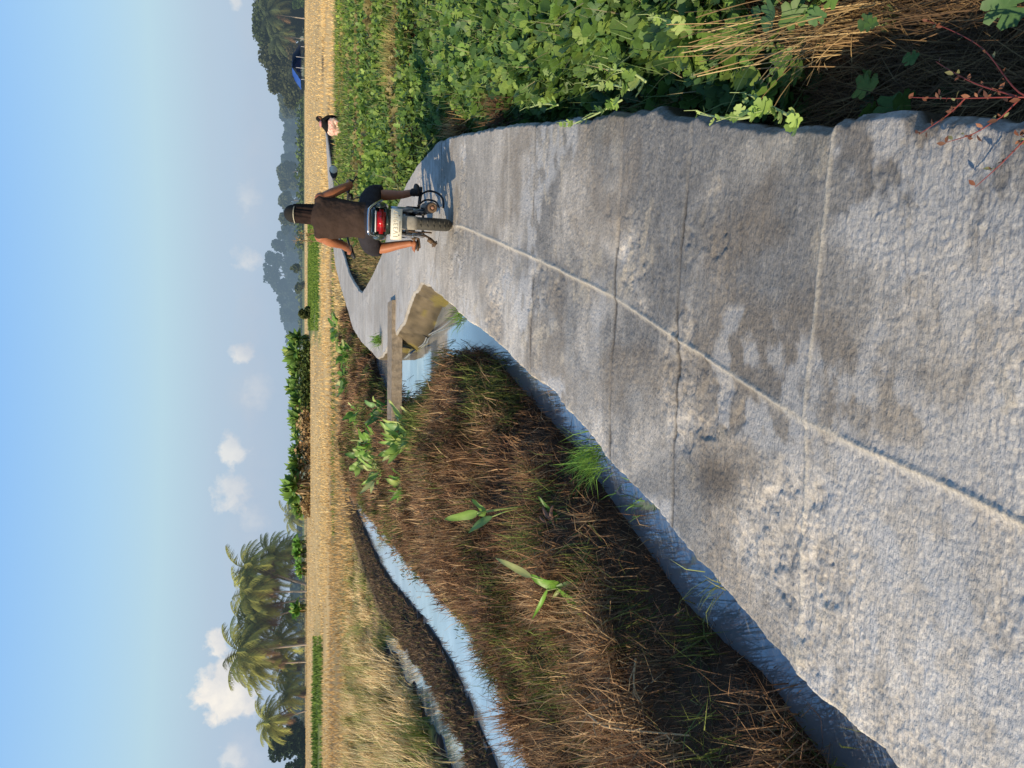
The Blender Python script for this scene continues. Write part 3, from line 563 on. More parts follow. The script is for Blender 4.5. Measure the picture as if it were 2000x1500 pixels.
vine('short vine tip lying along the road edge nearest the rider', [P(1090, 205, 4.0), P(1060, 203, 4.2), P(1035, 210, 4.5)], 10, .06)
vine('large yellow green vine tip among big leaves at the right border', [P(1345, 60, 2.5), P(1300, 40, 2.6), P(1280, 35, 2.8)], 11, .06)
vine('broad pale leaf shoot under the golden stalks', [P(1262, 160, 2.7), P(1230, 140, 2.75), P(1185, 135, 2.9)], 9, .062)
vine('pale vine tip at the right border of the near straw', [P(1770, 10, 1.9), P(1750, 35, 1.85), P(1745, 60, 1.85)], 9, .05)
# red stemmed weed
m_red = mat('red_stem', (.24, .045, .035), .6); m_redleaf = mat('reddish_leaf', attr=True, rough=.6, trans=.25)
t = empty('red_stemmed_weed', (.78, .72, -.25)); o = Vector(t.location)
br = [[(2060, 190, 1.15), (1960, 190, 1.22), (1870, 192, 1.32), (1775, 190, 1.45)], [(2060, 200, 1.15), (1990, 180, 1.2), (1925, 100, 1.32), (1870, 65, 1.42), (1810, 40, 1.5)],
      [(1985, 188, 1.2), (1910, 165, 1.3), (1860, 140, 1.38), (1828, 120, 1.45)], [(1990, 195, 1.2), (1950, 235, 1.27), (1925, 265, 1.33), (1885, 282, 1.4)],
      [(2050, 230, 1.12), (2000, 275, 1.17), (1950, 325, 1.25), (1905, 365, 1.32)], [(1885, 192, 1.3), (1850, 225, 1.38), (1795, 262, 1.47)], [(2060, 290, 1.1), (1995, 265, 1.18)]]
bm = bmesh.new(); lp = []
for b_ in br:
    q = smooth_path([P(*p)-o for p in b_], 6); 
    for p_ in q: p_.z = max(p_.z, -o.z+.02) if p_.x+o.x < RE(p_.y+o.y) else p_.z
    tubebm(bm, q, list(np.linspace(.0020, .0008, len(q))), 6); lp += [q[rnd.randrange(3, len(q))] for _ in range(15)]
tubebm(bm, [Vector((0, 0, 0)), Vector((.0, .15, .2)), P(2060, 195, 1.15)-o], [.005, .005, .004], 6)
bmobj('stem', bm, m_red, t); n = len(lp)
v, f, c = scatter(*OVAL, np.array(lp)+rs.normal(0, .003, (n, 3)), rotmats(rs.uniform(0, 6.28, n), rs.uniform(-.2, 1.2, n), rs.normal(0, .6, n)), rs.uniform(.010, .022, n), mixcols([(.22, .08, .04), (.30, .28, .12), (.16, .07, .04), (.34, .14, .07)], n))
npmesh('leaves', v, f, m_redleaf, t, c); tag(t, 'weed with thin red stems and small reddish leaves over the near road corner', 'weed')
# ------------------------------------------------------------------ broad leaved weeds
def leafmesh(base, tip, w, up=Vector((0, 0, 1)), curl=.12, n=9, wave=.0, face=None):
    base = Vector(base); tip = Vector(tip); d = tip-base; l = d.length; dn = d.normalized()
    fc = Vector(face).normalized() if face is not None else up
    side = dn.cross(fc); side = side.normalized() if side.length > .1 else Vector((1, 0, 0)); nrm = side.cross(dn); vs = []
    for i in range(n+1):
        t_ = i/n; ww = w*(math.sin(math.pi*min(1, t_*1.0)**.75)**.8 if 0 < t_ < 1 else .02); p = base+d*t_+nrm*(curl*l*math.sin(math.pi*t_))
        wv = wave*w*math.sin(t_*9)
        vs += [p-side*ww*.5+nrm*(ww*.16+wv), p, p+side*ww*.5+nrm*(ww*.16-wv)]
    fs = []
    for i in range(n):
        a = 3*i
        for k in (0, 1): fs += [[a+k, a+k+1, a+k+4], [a+k, a+k+4, a+k+3]]
    return np.array([list(v_) for v_ in vs]), np.array(fs)
m_broad = mat('broad_leaf', attr=True, rough=.42, spec=.45, trans=.42, noise=.15, nscale=30)
m_bstem = mat('broad_stem', (.34, .42, .12), .55)
def weed(label, root, leaves, group=None, g2=(.22, .44, .05), name='broadleaf_weed'):
    t = empty(name, root); o = Vector(root); parts = []; bm = bmesh.new()
    for (b_, tp, w) in leaves:
        b_ = Vector(b_)-o; tp = Vector(tp)-o; v, f = leafmesh(b_, tp, w, curl=rnd.uniform(-.1, .2), wave=.1, face=(rnd.uniform(-.7, .1), -.75, .8)); cc = (np.array(g2) if rnd.random() < .6 else np.array(rnd.choice([(.42, .50, .14), (.12, .26, .05), (.52, .56, .22), (.20, .34, .12)])))*rnd.uniform(.7, 1.25)
        c_ = np.repeat([cc], len(v), 0); c_[1::3] *= 1.35; parts.append((v, f, c_)); tubebm(bm, [Vector((0, 0, 0)), b_*.6+Vector((0, 0, .02)), b_+(tp-b_)*.05], [.006, .005, .004], 6)
    v, f, c = join(parts); npmesh('leaves', v, f, m_broad, t, c); bmobj('stem', bm, m_bstem, t); return tag(t, label, 'weed', group)
def px(w, y): return w*y/FPX
def root_at(X, Y): return onbank(X, Y, 0)
r_ = root_at(1130, 1145); yy = r_.y
weed('large broad leaved weed with four long glossy leaves standing on the dry heap', r_, [(P(X0, Y0, yy), P(X1, Y1, yy+dy), px(w, yy)) for X0, Y0, X1, Y1, w, dy in [(1095, 1142, 1035, 1122, 26, .05), (1088, 1148, 1160, 1232, 24, -.22), (1170, 1232, 1118, 1256, 20, .1), (1040, 1128, 968, 1090, 16, .15), (1070, 1150, 1038, 1212, 9, .1), (1085, 1145, 1130, 1130, 7, -.05), (1100, 1140, 1078, 1170, 9, .05)]])
r_ = root_at(985, 990); yy = r_.y
weed('weed with three rounded leaves, one dark and two pale, beyond the largest weed', r_, [(P(X0, Y0, yy), P(X1, Y1, yy+dy), px(w, yy)) for X0, Y0, X1, Y1, w, dy in [(935, 1000, 868, 1014, 22, .05), (950, 1000, 922, 975, 17, .05), (962, 1008, 914, 1042, 15, -.05), (950, 1000, 930, 1003, 14, 0)]], g2=(.24, .38, .08))
r_ = root_at(1100, 1020); yy = r_.y
weed('single narrow upright leaf beside a curled dead leaf', r_, [(P(1095, 1012, yy), P(1050, 968, yy), px(11, yy)), (P(1098, 1015, yy), P(1070, 1022, yy), px(5, yy))], g2=(.30, .45, .08))
r_ = root_at(1108, 1075); yy = r_.y
weed('tiny seedling with two small leaves on the heap', r_, [(P(1100, 1070, yy), P(1082, 1062, yy), px(10, yy)), (P(1103, 1072, yy), P(1090, 1085, yy), px(7, yy))], g2=(.22, .42, .07))
for k, (X, Y, Hh, nl, lab) in enumerate([(792, 868, .40, 9, 'nearest leafy weed rising over the end of the concrete slab'), (815, 835, .30, 6, 'spoon leaved weed in front of the slab over the dark bank'), (768, 800, .45, 10, 'round leaved weed just behind the slab'),
                                      (748, 862, .5, 11, 'tallest bright weed in the clump behind the slab'), (770, 918, .4, 10, 'yellow green weed at the near left of the clump'), (730, 895, .5, 9, 'narrow leaved weed at the far left of the clump'),
                                      (715, 800, .5, 9, 'weed with long strap leaves behind the clump'), (800, 945, .3, 6, 'low weed with one very bright leaf, leftmost of the clump'), (722, 735, .45, 8, 'dark green weed on the bank left of the road bend'), (690, 690, .55, 10, 'weed with pale wide leaves beside the road bend'), (672, 640, .6, 10, 'far weed standing at the outer side of the road bend')]):
    r_ = root_at(X, Y); r_.z = float(height(r_.x, r_.y)); leaves = []; sc = max(1, r_.y/13)
    for i in range(int(nl*2.2)):
        a = rnd.uniform(0, 6.28); hh = rnd.uniform(.15, 1)*Hh; b_ = r_+Vector((math.cos(a)*.20*rnd.random()*sc, math.sin(a)*.18, hh*.75)); tp = b_+Vector((math.cos(a)*rnd.uniform(.06, .2)*sc, math.sin(a)*.12, rnd.uniform(.0, .24)))
        tp = b_+(tp-b_)*1.25; leaves.append((b_, tp, rnd.uniform(.05, .12)*sc))
    weed(lab, r_, leaves, 'leafy weeds by the slab', rnd.choice([(.24, .42, .07), (.30, .45, .10), (.16, .34, .05)]) if k < 8 else (.17, .31, .055))
# curled dead leaf
bm = bmesh.new(); p = onbank(1118, 1008, .05)
for a, b_, w in (((-.04, 0, .0), (.06, .05, .07), .03), ((-.03, -.02, .02), (.08, -.01, .02), .028), ((-.05, .02, .03), (.0, .06, .09), .02)):
    tubebm(bm, smooth_path([p+Vector(a), p+(Vector(a)+Vector(b_))/2+Vector((0, 0, .015)), p+Vector(b_)], 4), [w*.5*math.sin(.4+2.4*i/8) for i in range(9)], 8, .45)
tag(bmobj('dead_leaf', bm, mat('dead_leaf_brown', (.34, .19, .13), .8, noise=.5, nscale=60)), 'curled pinkish brown dead leaf lying on the weed heap', 'dead leaf')
# green wisps on the left edge of the slab
def wisp(label, X, Y, n_, l, zb=-.12, cc=((.26, .44, .08), (.18, .33, .06)), sp=.05):
    x_, y_ = G(X, Y, zb); p = np.array([x_, y_, zb])
    v, f, c = blades(p[None]+rs.normal(0, 1, (n_, 3))*[sp, sp*1.8, sp*.4], rs.uniform(.4, 1, n_)*l, rs.uniform(.003, .006, n_)*max(1, y_/5), rs.normal(3.3, 1.0, n_), rs.uniform(.1, 1.2, n_), rs.uniform(-.1, .9, n_), mixcols(list(cc), n_)); return tag(npmesh('grass_tuft', v, f, m_grass, col=c), label, 'grass tuft')
wisp('bright green wispy grass growing from the left road edge over the water', 1165, 890, 260, .26)
wisp('small green sprig on the left road edge further from the camera', 905, 615, 90, .25)
wisp('little green weed growing on the concrete above the slab', 742, 662, 120, .28, .02)
wisp('few thin green blades at the left road edge near the slab joint', 1240, 968, 20, .12)
wisp('dark upright grass fringe where the bank meets the open water', 880, 715, 520, .30, -.32, ((.08, .11, .03), (.13, .14, .05), (.05, .06, .03)), .12)
wisp('loose wisp of pale grass hanging from the road edge over the wide water', 1400, 1150, 16, .16, -.06, ((.3, .3, .12), (.35, .4, .14)), .03)
# ------------------------------------------------------------------ motorcycle
BX, BY, BR = 1.555, 7.13, R(-12.2)
m_rubber = mat('worn_tyre', (.085, .078, .062), .8, noise=.45, nscale=30, bump=.3, bscale=90)
m_black = mat('black_metal', (.018, .018, .02), .45, noise=.3, nscale=40); m_chrome = mat('chrome', (.75, .76, .8), .16, 1.0)
m_steel = mat('blued_steel', (.30, .38, .46), .3, .7, noise=.3, nscale=40); m_rust = mat('rusty_metal', (.20, .12, .065), .8, noise=.6, nscale=50, bump=.5, bscale=120, dark=(.05, .035, .025))
m_tail = mat('dark_green_paint', (.03, .045, .035), .25, coat=.5, noise=.2); m_red = mat('red_lens', (.45, .008, .008), .15, coat=.6); m_redd = mat('dark_red_lens', (.24, .006, .008), .2)
m_mud = mat('grey_mudguard', (.36, .325, .265), .75, noise=.35, nscale=18, bump=.2, bscale=60); m_plate = mat('number_plate', (.82, .78, .64), .5, noise=.14, nscale=40)
m_seat = mat('seat_vinyl', (.02, .02, .022), .5); m_white = mat('white_plastic', (.7, .68, .64), .5); m_mir = mat('mirror_glass', (.62, .60, .50), .35, .2)  # mirror glass carries its pale reflection as a matt base colour
bike = empty('motorcycle', (BX, BY, 0), BR); tag(bike, 'small old motorcycle with dark green tail, red tail light and white number plate', 'motorcycle')
def torus(bm, c, Rr, r, seg=40, s2=12, flat=1.0, a0=0, a1=2*math.pi):
    full = abs(a1-a0-2*math.pi) < 1e-3; n = seg if full else seg+1; rg = []
    for i in range(n):
        a = a0+(a1-a0)*i/seg; cy, cz = math.cos(a), math.sin(a)
        rg.append([bm.verts.new((c[0]+r*flat*math.cos(2*math.pi*k/s2), c[1]+cy*(Rr+r*math.sin(2*math.pi*k/s2)), c[2]+cz*(Rr+r*math.sin(2*math.pi*k/s2)))) for k in range(s2)])
    for i in range(seg):
        A = rg[i]; B = rg[(i+1) % n]
        for k in range(s2): bm.faces.new((A[k], A[(k+1) % s2], B[(k+1) % s2], B[k]))
    return bm
def wheel(y):
    w = empty('wheel', (0, y, .29)); w.parent = bike
    bm = torus(bmesh.new(), (0, 0, 0), .238, .053, 56, 14, 1.15)
    for i in range(56):
        if i % 2: continue
        a = 2*math.pi*i/56
        for sx in (-.022, .022): boxbm(bm, (sx, math.cos(a)*.289, math.sin(a)*.289), (.030, .012, .006), Matrix.Rotation(a-math.pi/2, 3, 'X'), 0)
    bmobj('tyre', bm, m_rubber, w); bmobj('rim', torus(bmesh.new(), (0, 0, 0), .200, .014, 48, 8, 1.6), m_steel, w)
    bm = bmesh.new(); tubebm(bm, [(-.05, 0, 0), (.05, 0, 0)], .035, 16)
    for i in range(18):
        a = 2*math.pi*i/18; s_ = -1 if i % 2 else 1; tubebm(bm, [(s_*.03, math.cos(a)*.03, math.sin(a)*.03), (0, math.cos(a+.25)*.2, math.sin(a+.25)*.2)], .0018, 5)
    bmobj('hub', bm, m_steel, w)
wheel(.29); wheel(1.50)
# mudguard wraps round the tyre, then a straight flap
bm = bmesh.new(); rows = []
path = [(-.14+.0, .64)]
pts = [(.55, .62), (.35, .665), (.15, .66), (.0, .62), (-.075, .56), (-.10, .50), (-.105, .45), (-.10, .405)]
for i, (yy, zz) in enumerate(pts):
    w = .066; rows.append([bm.verts.new((w*math.sin(u), yy+.02*(1-math.cos(u*1.1))*(1 if i > 3 else .5), zz-.02*(1-math.cos(u))*(1.5 if i < 4 else 0))) for u in np.linspace(-1.4, 1.4, 11)])
for a, b_ in zip(rows, rows[1:]):
    for k in range(10): bm.faces.new((a[k], a[k+1], b_[k+1], b_[k]))
o = bmobj('mudguard', bm, m_mud, bike); md = o.modifiers.new('s', 'SOLIDIFY'); md.thickness = .004
# tail
bm = bmesh.new()
for sx in (-1, 1): tubebm(bm, [(sx*.13, -.12, .76), (sx*.15, .1, .74), (sx*.15, .5, .70), (sx*.12, .7, .66)], [.02, .035, .045, .03], 12, 1.9)
boxbm(bm, (0, .02, .805), (.25, .30, .05), None, .02); boxbm(bm, (0, -.02, .70), (.24, .22, .12), None, .03)
o = bmobj('tail_cowl', bm, m_tail, bike)
bm = bmesh.new(); tubebm(bm, smooth_path([(.20, .16, .715), (.165, -.02, .785), (.115, -.15, .855), (.07, -.18, .875), (-.08, -.18, .875), (-.125, -.15, .855), (-.145, -.06, .79), (-.17, .12, .715)], 5), .0115, 12)
bmobj('grab_rail', bm, m_chrome, bike)
tl = bmobj('tail_light', boxbm(bmesh.new(), (-.005, -.15, .752), (.225, .05, .085), Matrix.Rotation(R(8), 3, 'X'), .028), m_redd, bike)
bmobj('lens', boxbm(bmesh.new(), (-.005, -.168, .754), (.115, .03, .064), Matrix.Rotation(R(8), 3, 'X'), .012), m_red, tl)
bmobj('trim', boxbm(bmesh.new(), (-.005, -.14, .803), (.20, .04, .010), None, .004), m_white, tl)
# plate
pl = bmobj('number_plate', boxbm(bmesh.new(), (-.02, -.165, .612), (.285, .006, .105), Matrix.Rotation(R(-6), 3, 'X'), .005), m_plate, bike)
m_ink = mat('faded_ink', (.42, .34, .22), .8, noise=.5, nscale=60, dark=(.7, .64, .5))
cu = bpy.data.curves.new('plate_text', 'FONT'); cu.body = '1V339H7'; cu.size = .062; cu.align_x = 'CENTER'; cu.align_y = 'CENTER'; cu.extrude = .0006; cu.space_character = 1.12
to = bpy.data.objects.new('plate_text_src', cu); C.objects.link(to); dg = bpy.context.evaluated_depsgraph_get(); me = bpy.data.meshes.new_from_object(to.evaluated_get(dg)); bpy.data.objects.remove(to)
tx = link('lettering', me, m_ink, pl, False); tx.location = (-.02, -.1702, .618); tx.rotation_euler = (R(84), 0, 0)
bm = bmesh.new(); boxbm(bm, (-.04, -.1716, .580), (.10, .002, .006), None, 0)
bmobj('badge_stripe', bm, m_rust, pl)
for x_ in (-.12, .06): bmobj('bolt', ball(bmesh.new(), (x_, -.170, .588), .006, 8), m_rust, pl)
bmobj('light_bracket', boxbm(bmesh.new(), (-.005, -.13, .69), (.12, .05, .05), None, .01), m_tail, bike)
# shocks
for sx, mm in ((1, m_steel), (-1, m_chrome)):
    bm = bmesh.new(); tubebm(bm, [(sx*.125, .10, .63), (sx*.125, .16, .42)], .024, 14); tubebm(bm, [(sx*.125, .16, .44), (sx*.125, .20, .30)], .016, 12)
    for k in range(9): torus(bm, (sx*.125, 0, 0), .0001, .0001, 3, 3) if False else None
    bmobj('shock_absorber', bm, mm, bike)
# swing arm, chain case, sprocket, pegs, stand
bm = bmesh.new()
for sx in (-1, 1): tubebm(bm, [(sx*.095, .27, .29), (sx*.10, .75, .34)], .017, 10)
tubebm(bm, [(-.11, .29, .29), (.11, .29, .29)], .012, 10); tubebm(bm, [(0, .75, .34), (0, .9, .62), (0, 1.15, .86)], .03, 10)
for sx in (-1, 1): tubebm(bm, [(sx*.10, .75, .34), (sx*.11, .45, .62), (sx*.10, .0, .74)], .014, 10); tubebm(bm, [(sx*.09, 1.5, .29), (sx*.09, 1.28, .80)], .02, 10)
bmobj('frame', bm, m_black, bike)
bm = bmesh.new(); torus(bm, (-.085, .29, .29), .075, .010, 32, 6, .6)
for i in range(32): a = 2*math.pi*i/32; boxbm(bm, (-.085, .29+math.cos(a)*.09, .29+math.sin(a)*.09), (.006, .010, .012), Matrix.Rotation(a, 3, 'X'), 0)
for i in range(26): boxbm(bm, (-.085, .29+i*.02, .378), (.016, .013, .012), None, .003); boxbm(bm, (-.085, .29+i*.02, .202), (.016, .013, .012), None, .003)
bmobj('chain', bm, m_rust, bike)
bm = bmesh.new(); tubebm(bm, [(-.11, .62, .30), (-.16, .60, .285), (-.25, .60, .275)], [.014, .018, .022], 10); tubebm(bm, [(-.12, .60, .33), (-.125, .60, .22)], .016, 10); ball(bm, (-.155, .58, .335), .024, 12); boxbm(bm, (-.25, .60, .285), (.07, .05, .022), None, .006)
bmobj('foot_peg', bm, m_rust, bike)
bm = bmesh.new(); tubebm(bm, [(.10, .62, .30), (.20, .60, .285), (.31, .60, .275)], [.014, .016, .02], 10); boxbm(bm, (.33, .60, .275), (.09, .05, .03), None, .006); bmobj('foot_peg', bm, m_black, bike)
bm = bmesh.new(); tubebm(bm, [(-.10, .55, .26), (-.15, .40, .18), (-.19, .30, .155)], .012, 8); boxbm(bm, (-.165, .33, .20), (.05, .03, .06), Matrix.Rotation(R(30), 3, 'Y'), .006); boxbm(bm, (-.195, .28, .165), (.075, .05, .035), Matrix.Rotation(R(35), 3, 'Y'), .012); bmobj('side_stand', bm, m_rust, bike)
# exhaust
ex = bmobj('muffler', tubebm(bmesh.new(), [(.155, -.10, .27), (.155, -.02, .27), (.155, .40, .25), (.12, .62, .22)], [.050, .055, .055, .03], 20), m_black, bike)
bm = bmesh.new(); torus(bm, (0, 0, 0), .034, .014, 28, 8); bmesh.ops.rotate(bm, verts=bm.verts, matrix=Matrix.Rotation(R(90), 3, 'Z')); bmesh.ops.translate(bm, verts=bm.verts, vec=(.155, -.125, .27)); bmobj('end_ring', bm, m_rust, ex)
bmobj('outlet', tubebm(bmesh.new(), [(.155, -.14, .27), (.155, -.06, .27)], .017, 14), mat('rusty_pipe', (.30, .15, .09), .7), ex)
bm = bmesh.new(); tubebm(bm, smooth_path([(.30, .58, .27), (.335, .52, .20), (.31, .42, .12), (.25, .34, .085), (.17, .30, .085)], 5), .011, 8); tubebm(bm, smooth_path([(.18, .60, .30), (.24, .50, .24), (.23, .42, .15), (.17, .36, .12)], 5), .010, 8)
bmobj('crash_bar', bm, m_black, bike)
bm = bmesh.new(); boxbm(bm, (0, .78, .36), (.22, .34, .20), None, .05); tubebm(bm, [(0, .90, .40), (0, 1.02, .62)], [.075, .065], 16); boxbm(bm, (.13, .72, .33), (.08, .2, .14), None, .03); boxbm(bm, (.14, .42, .38), (.05, .16, .16), None, .02)
bmobj('engine', bm, m_black, bike)
bm = bmesh.new(); ball(bm, (0, .97, .78), (.13, .24, .12), 20); bmobj('fuel_tank', bm, m_tail, bike)
bm = bmesh.new(); boxbm(bm, (0, .38, .80), (.24, .68, .08), None, .035); bmobj('seat', bm, m_seat, bike)
hb = bmobj('handlebar', tubebm(bmesh.new(), smooth_path([(-.39, .97, .935), (-.28, 1.0, .965), (-.14, 1.12, .985), (0, 1.15, .95), (.14, 1.12, .985), (.28, 1.0, .985), (.42, .97, .97)], 4), .011, 10), m_black, bike)
for sx, zz in ((-1, .94), (1, .975)): bmobj('grip', tubebm(bmesh.new(), [(sx*.405, .945, zz-.025), (sx*.28, 1.0, zz+.018)], .019, 12), m_seat, hb)
for q_ in ([(.25, 1.03, .985), (.36, 1.07, .95), (.46, 1.04, .90)], [(-.25, 1.03, .975), (-.34, 1.07, .94), (-.41, 1.04, .92)]): bmobj('lever', tubebm(bmesh.new(), q_, [.007, .006, .007], 8), m_black, hb)
bm = bmesh.new(); boxbm(bm, (.24, 1.02, .96), (.07, .06, .05), None, .01); tubebm(bm, smooth_path([(.2, 1.02, .95), (.235, 1.0, .88), (.21, .95, .80), (.16, .9, .72)], 4), .008, 8); 
bmobj('throttle_cable', bm, m_black, hb)
mr = bmobj('mirror', tubebm(bmesh.new(), smooth_path([(.29, 1.02, .985), (.33, 1.04, 1.05), (.40, 1.03, 1.12), (.445, 1.02, 1.135)], 4), .006, 8), m_black, bike)
bm = bmesh.new(); tubebm(bm, [(.40, 1.03, 1.13), (.45, 1.03, 1.135), (.495, 1.03, 1.14), (.53, 1.03, 1.145)], [.012, .036, .044, .036], 16, .45); bmobj('housing', bm, m_seat, mr)
bm = bmesh.new(); ball(bm, (.505, 1.012, 1.14), (.041, .010, .041), 18); bmobj('glass', bm, m_mir, mr)
bm = bmesh.new(); ball(bm, (0, 1.33, .86), (.10, .09, .10), 18); bmobj('headlight', bm, m_chrome, bike)
bm = bmesh.new(); torus(bm, (0, 1.5, .29), .31, .012, 24, 8, 5, R(20), R(150)); bmobj('front_mudguard', bm, m_tail, bike)
# ------------------------------------------------------------------ rider
def skinmat(name, a, b_):
    m = mat(name, a, .5, spec=.35, noise=.5, nscale=7, dark=b_, bump=.15, bscale=90); m.node_tree.nodes['Principled BSDF'].inputs['Subsurface Weight'].default_value = .06
    m.node_tree.nodes['Principled BSDF'].inputs['Subsurface Radius'].default_value = (.02, .008, .004); return m
m_skin = skinmat('tanned_skin', (.46, .175, .08), (.32, .115, .055))
def finger(bm, p0, d, curl_ax, l, r, c1, c2):
    d = Vector(d).normalized(); p = [Vector(p0)]; ax = Vector(curl_ax).normalized(); dd = d.copy()
    for i, (ll, an) in enumerate(((l*.45, c1), (l*.32, c2), (l*.25, c2))):
        p.append(p[-1]+dd*ll); dd = (Matrix.Rotation(an, 3, ax) @ dd)
    tubebm(bm, p, [r, r*.95, r*.88, r*.75], 10)
rider = empty('person', (BX, BY, 0), BR)
tag(rider, 'man in a brown sleeveless shirt, dark shorts and black cap riding the motorcycle away', 'person')
bm = bmesh.new()
# trunk, neck, head
tubebm(bm, [(0, .42, .80), (0, .43, .90), (0, .46, 1.03), (0, .49, 1.17), (0, .51, 1.27), (0, .52, 1.335)], [.155, .15, .145, .170, .170, .085], 24, [.72, .7, .66, .66, .62, .8], up=(1, 0, 0))
tubebm(bm, [(0, .52, 1.29), (.015, .55, 1.38), (.02, .565, 1.44)], [.062, .054, .056], 18)
ball(bm, (.022, .572, 1.515), (.076, .092, .108), 26); ball(bm, (.022, .60, 1.465), (.058, .068, .058), 20)
ball(bm, (.022, .668, 1.505), (.013, .020, .022), 12); ball(bm, (.022, .655, 1.462), (.026, .012, .009), 12)
for sx in (-1, 1):
    ball(bm, (.022+sx*.078, .57, 1.505), (.010, .018, .030), 12); ball(bm, (.022+sx*.03, .655, 1.525), (.013, .010, .010), 10)
def limb(pts, rad, ell=1.0): tubebm(bm, smooth_path(pts, 4), list(np.interp(np.linspace(0, len(pts)-1, (len(pts)-1)*4+1), range(len(pts)), rad)), 18, ell)
for sx in (-1, 1): ball(bm, (sx*.182, .505, 1.28), (.064, .064, .062), 16)
limb([(.17, .50, 1.29), (.24, .52, 1.18), (.305, .58, 1.06), (.335, .64, 1.00)], [.056, .050, .044, .038]); limb([(.335, .64, 1.00), (.35, .75, .995), (.362, .86, .99), (.368, .91, .988)], [.040, .041, .031, .026])
limb([(-.17, .50, 1.29), (-.225, .53, 1.20), (-.25, .60, 1.11), (-.262, .66, 1.06)], [.058, .054, .046, .040]); limb([(-.262, .66, 1.06), (-.285, .75, 1.02), (-.31, .85, .985), (-.325, .90, .97)], [.041, .042, .032, .026])
# hands on the grips
for sx, hp in ((1, Vector((.375, .945, .985))), (-1, Vector((-.335, .935, .965)))):
    tubebm(bm, [hp+Vector((-sx*.008, -.045, 0)), hp, hp+Vector((0, .03, .012))], [.028, .040, .036], 14, .55)
    for k in range(4):
        b0 = hp+Vector((-.030+.020*k, .035, .016-.003*abs(k-1.5))); finger(bm, b0, (0, .9, .15), (1, 0, 0), [.075, .082, .078, .064][k] if sx < 0 else [.064, .078, .082, .075][k], .0092, -R(62), -R(55))
    finger(bm, hp+Vector((-sx*.034, -.005, -.004)), (-sx*.5, .75, -.35), (sx, 0, 0), .062, .0105, -R(22), -R(28))
# legs
limb([(.09, .45, .83), (.17, .65, .80), (.235, .80, .765), (.26, .87, .73)], [.095, .085, .066, .058]); limb([(.26, .87, .73), (.275, .80, .60), (.285, .71, .46), (.315, .63, .345)], [.058, .056, .043, .033])
limb([(-.09, .45, .83), (-.19, .65, .80), (-.265, .79, .765), (-.29, .86, .73)], [.095, .088, .068, .060]); limb([(-.29, .86, .73), (-.275, .80, .61), (-.235, .71, .47), (-.205, .62, .345)], [.058, .058, .044, .032])
# feet
tubebm(bm, [(.312, .585, .325), (.34, .66, .315), (.365, .74, .30), (.38, .79, .298)], [.034, .036, .040, .030], 14, .7)
tubebm(bm, [(-.20, .575, .325), (-.225, .65, .318), (-.25, .72, .308), (-.26, .755, .305)], [.034, .036, .042, .034], 14, .62)
for k in range(5): finger(bm, Vector((-.228-.017*k, .755-.010*k, .302)), (-.25-.05*k, .9, -.03), (1, 0, 0), .052-.006*k, .0095-.0009*k, -R(10), -R(10))
body = remesh(bmobj('body', bm, m_skin, rider), .0065, 3)
# clothes
m_shirt = mat('brown_cotton', (.062, .040, .031), .9, spec=.15, noise=.30, nscale=9, bump=.7, bscale=14, bdist=.02)
m_short = mat('dark_shorts', (.045, .040, .046), .9, spec=.15, noise=.4, nscale=8, bump=.6, bscale=18, bdist=.02)
bm = bmesh.new()
sh = [(.17, .405, .835, .70), (.176, .41, .90, .70), (.180, .435, .98, .66), (.190, .47, 1.08, .64), (.205, .485, 1.17, .62), (.213, .50, 1.25, .60), (.190, .51, 1.305, .62), (.135, .515, 1.34, .72), (.078, .52, 1.362, .95)]
tubebm(bm, [(0, p[1], p[2]) for p in sh], [p[0] for p in sh], 40, [p[3] for p in sh], up=(1, 0, 0))
for sx in (-1, 1): ball(bm, (sx*.165, .50, 1.285), (.060, .075, .060), 18)
ball(bm, (0, .42, .87), (.185, .13, .05), 20)
shirt = remesh(bmobj('shirt', bm, m_shirt, rider), .009, 5)
dt = bpy.data.textures.new('folds', 'CLOUDS'); dt.noise_scale = .12
md = shirt.modifiers.new('d', 'DISPLACE'); md.texture = dt; md.strength = .030; md.mid_level = .5
bmobj('collar', torus(bmesh.new(), (0, 0, 0), .068, .007, 30, 8), m_shirt, rider).matrix_local = Matrix.Translation((.004, .525, 1.372)) @ Matrix.Rotation(R(90), 4, 'Y') @ Matrix.Rotation(R(0), 4, 'X')
bm = bmesh.new()
tubebm(bm, [(0, .40, .775), (0, .41, .82), (0, .415, .875)], [.165, .18, .168], 30, .74, up=(1, 0, 0))
for sx in (-1, 1): tubebm(bm, smooth_path([(sx*.08, .43, .82), (sx*.165, .60, .80), (sx*.245, .76, .765), (sx*.285, .86, .715), (sx*.283, .84, .66)], 4), list(np.linspace(.115, .084, 17)), 22)
sr = remesh(bmobj('shorts', bm, m_short, rider), .010, 4); md = sr.modifiers.new('d', 'DISPLACE'); md.texture = dt; md.strength = .02; md.mid_level = .5
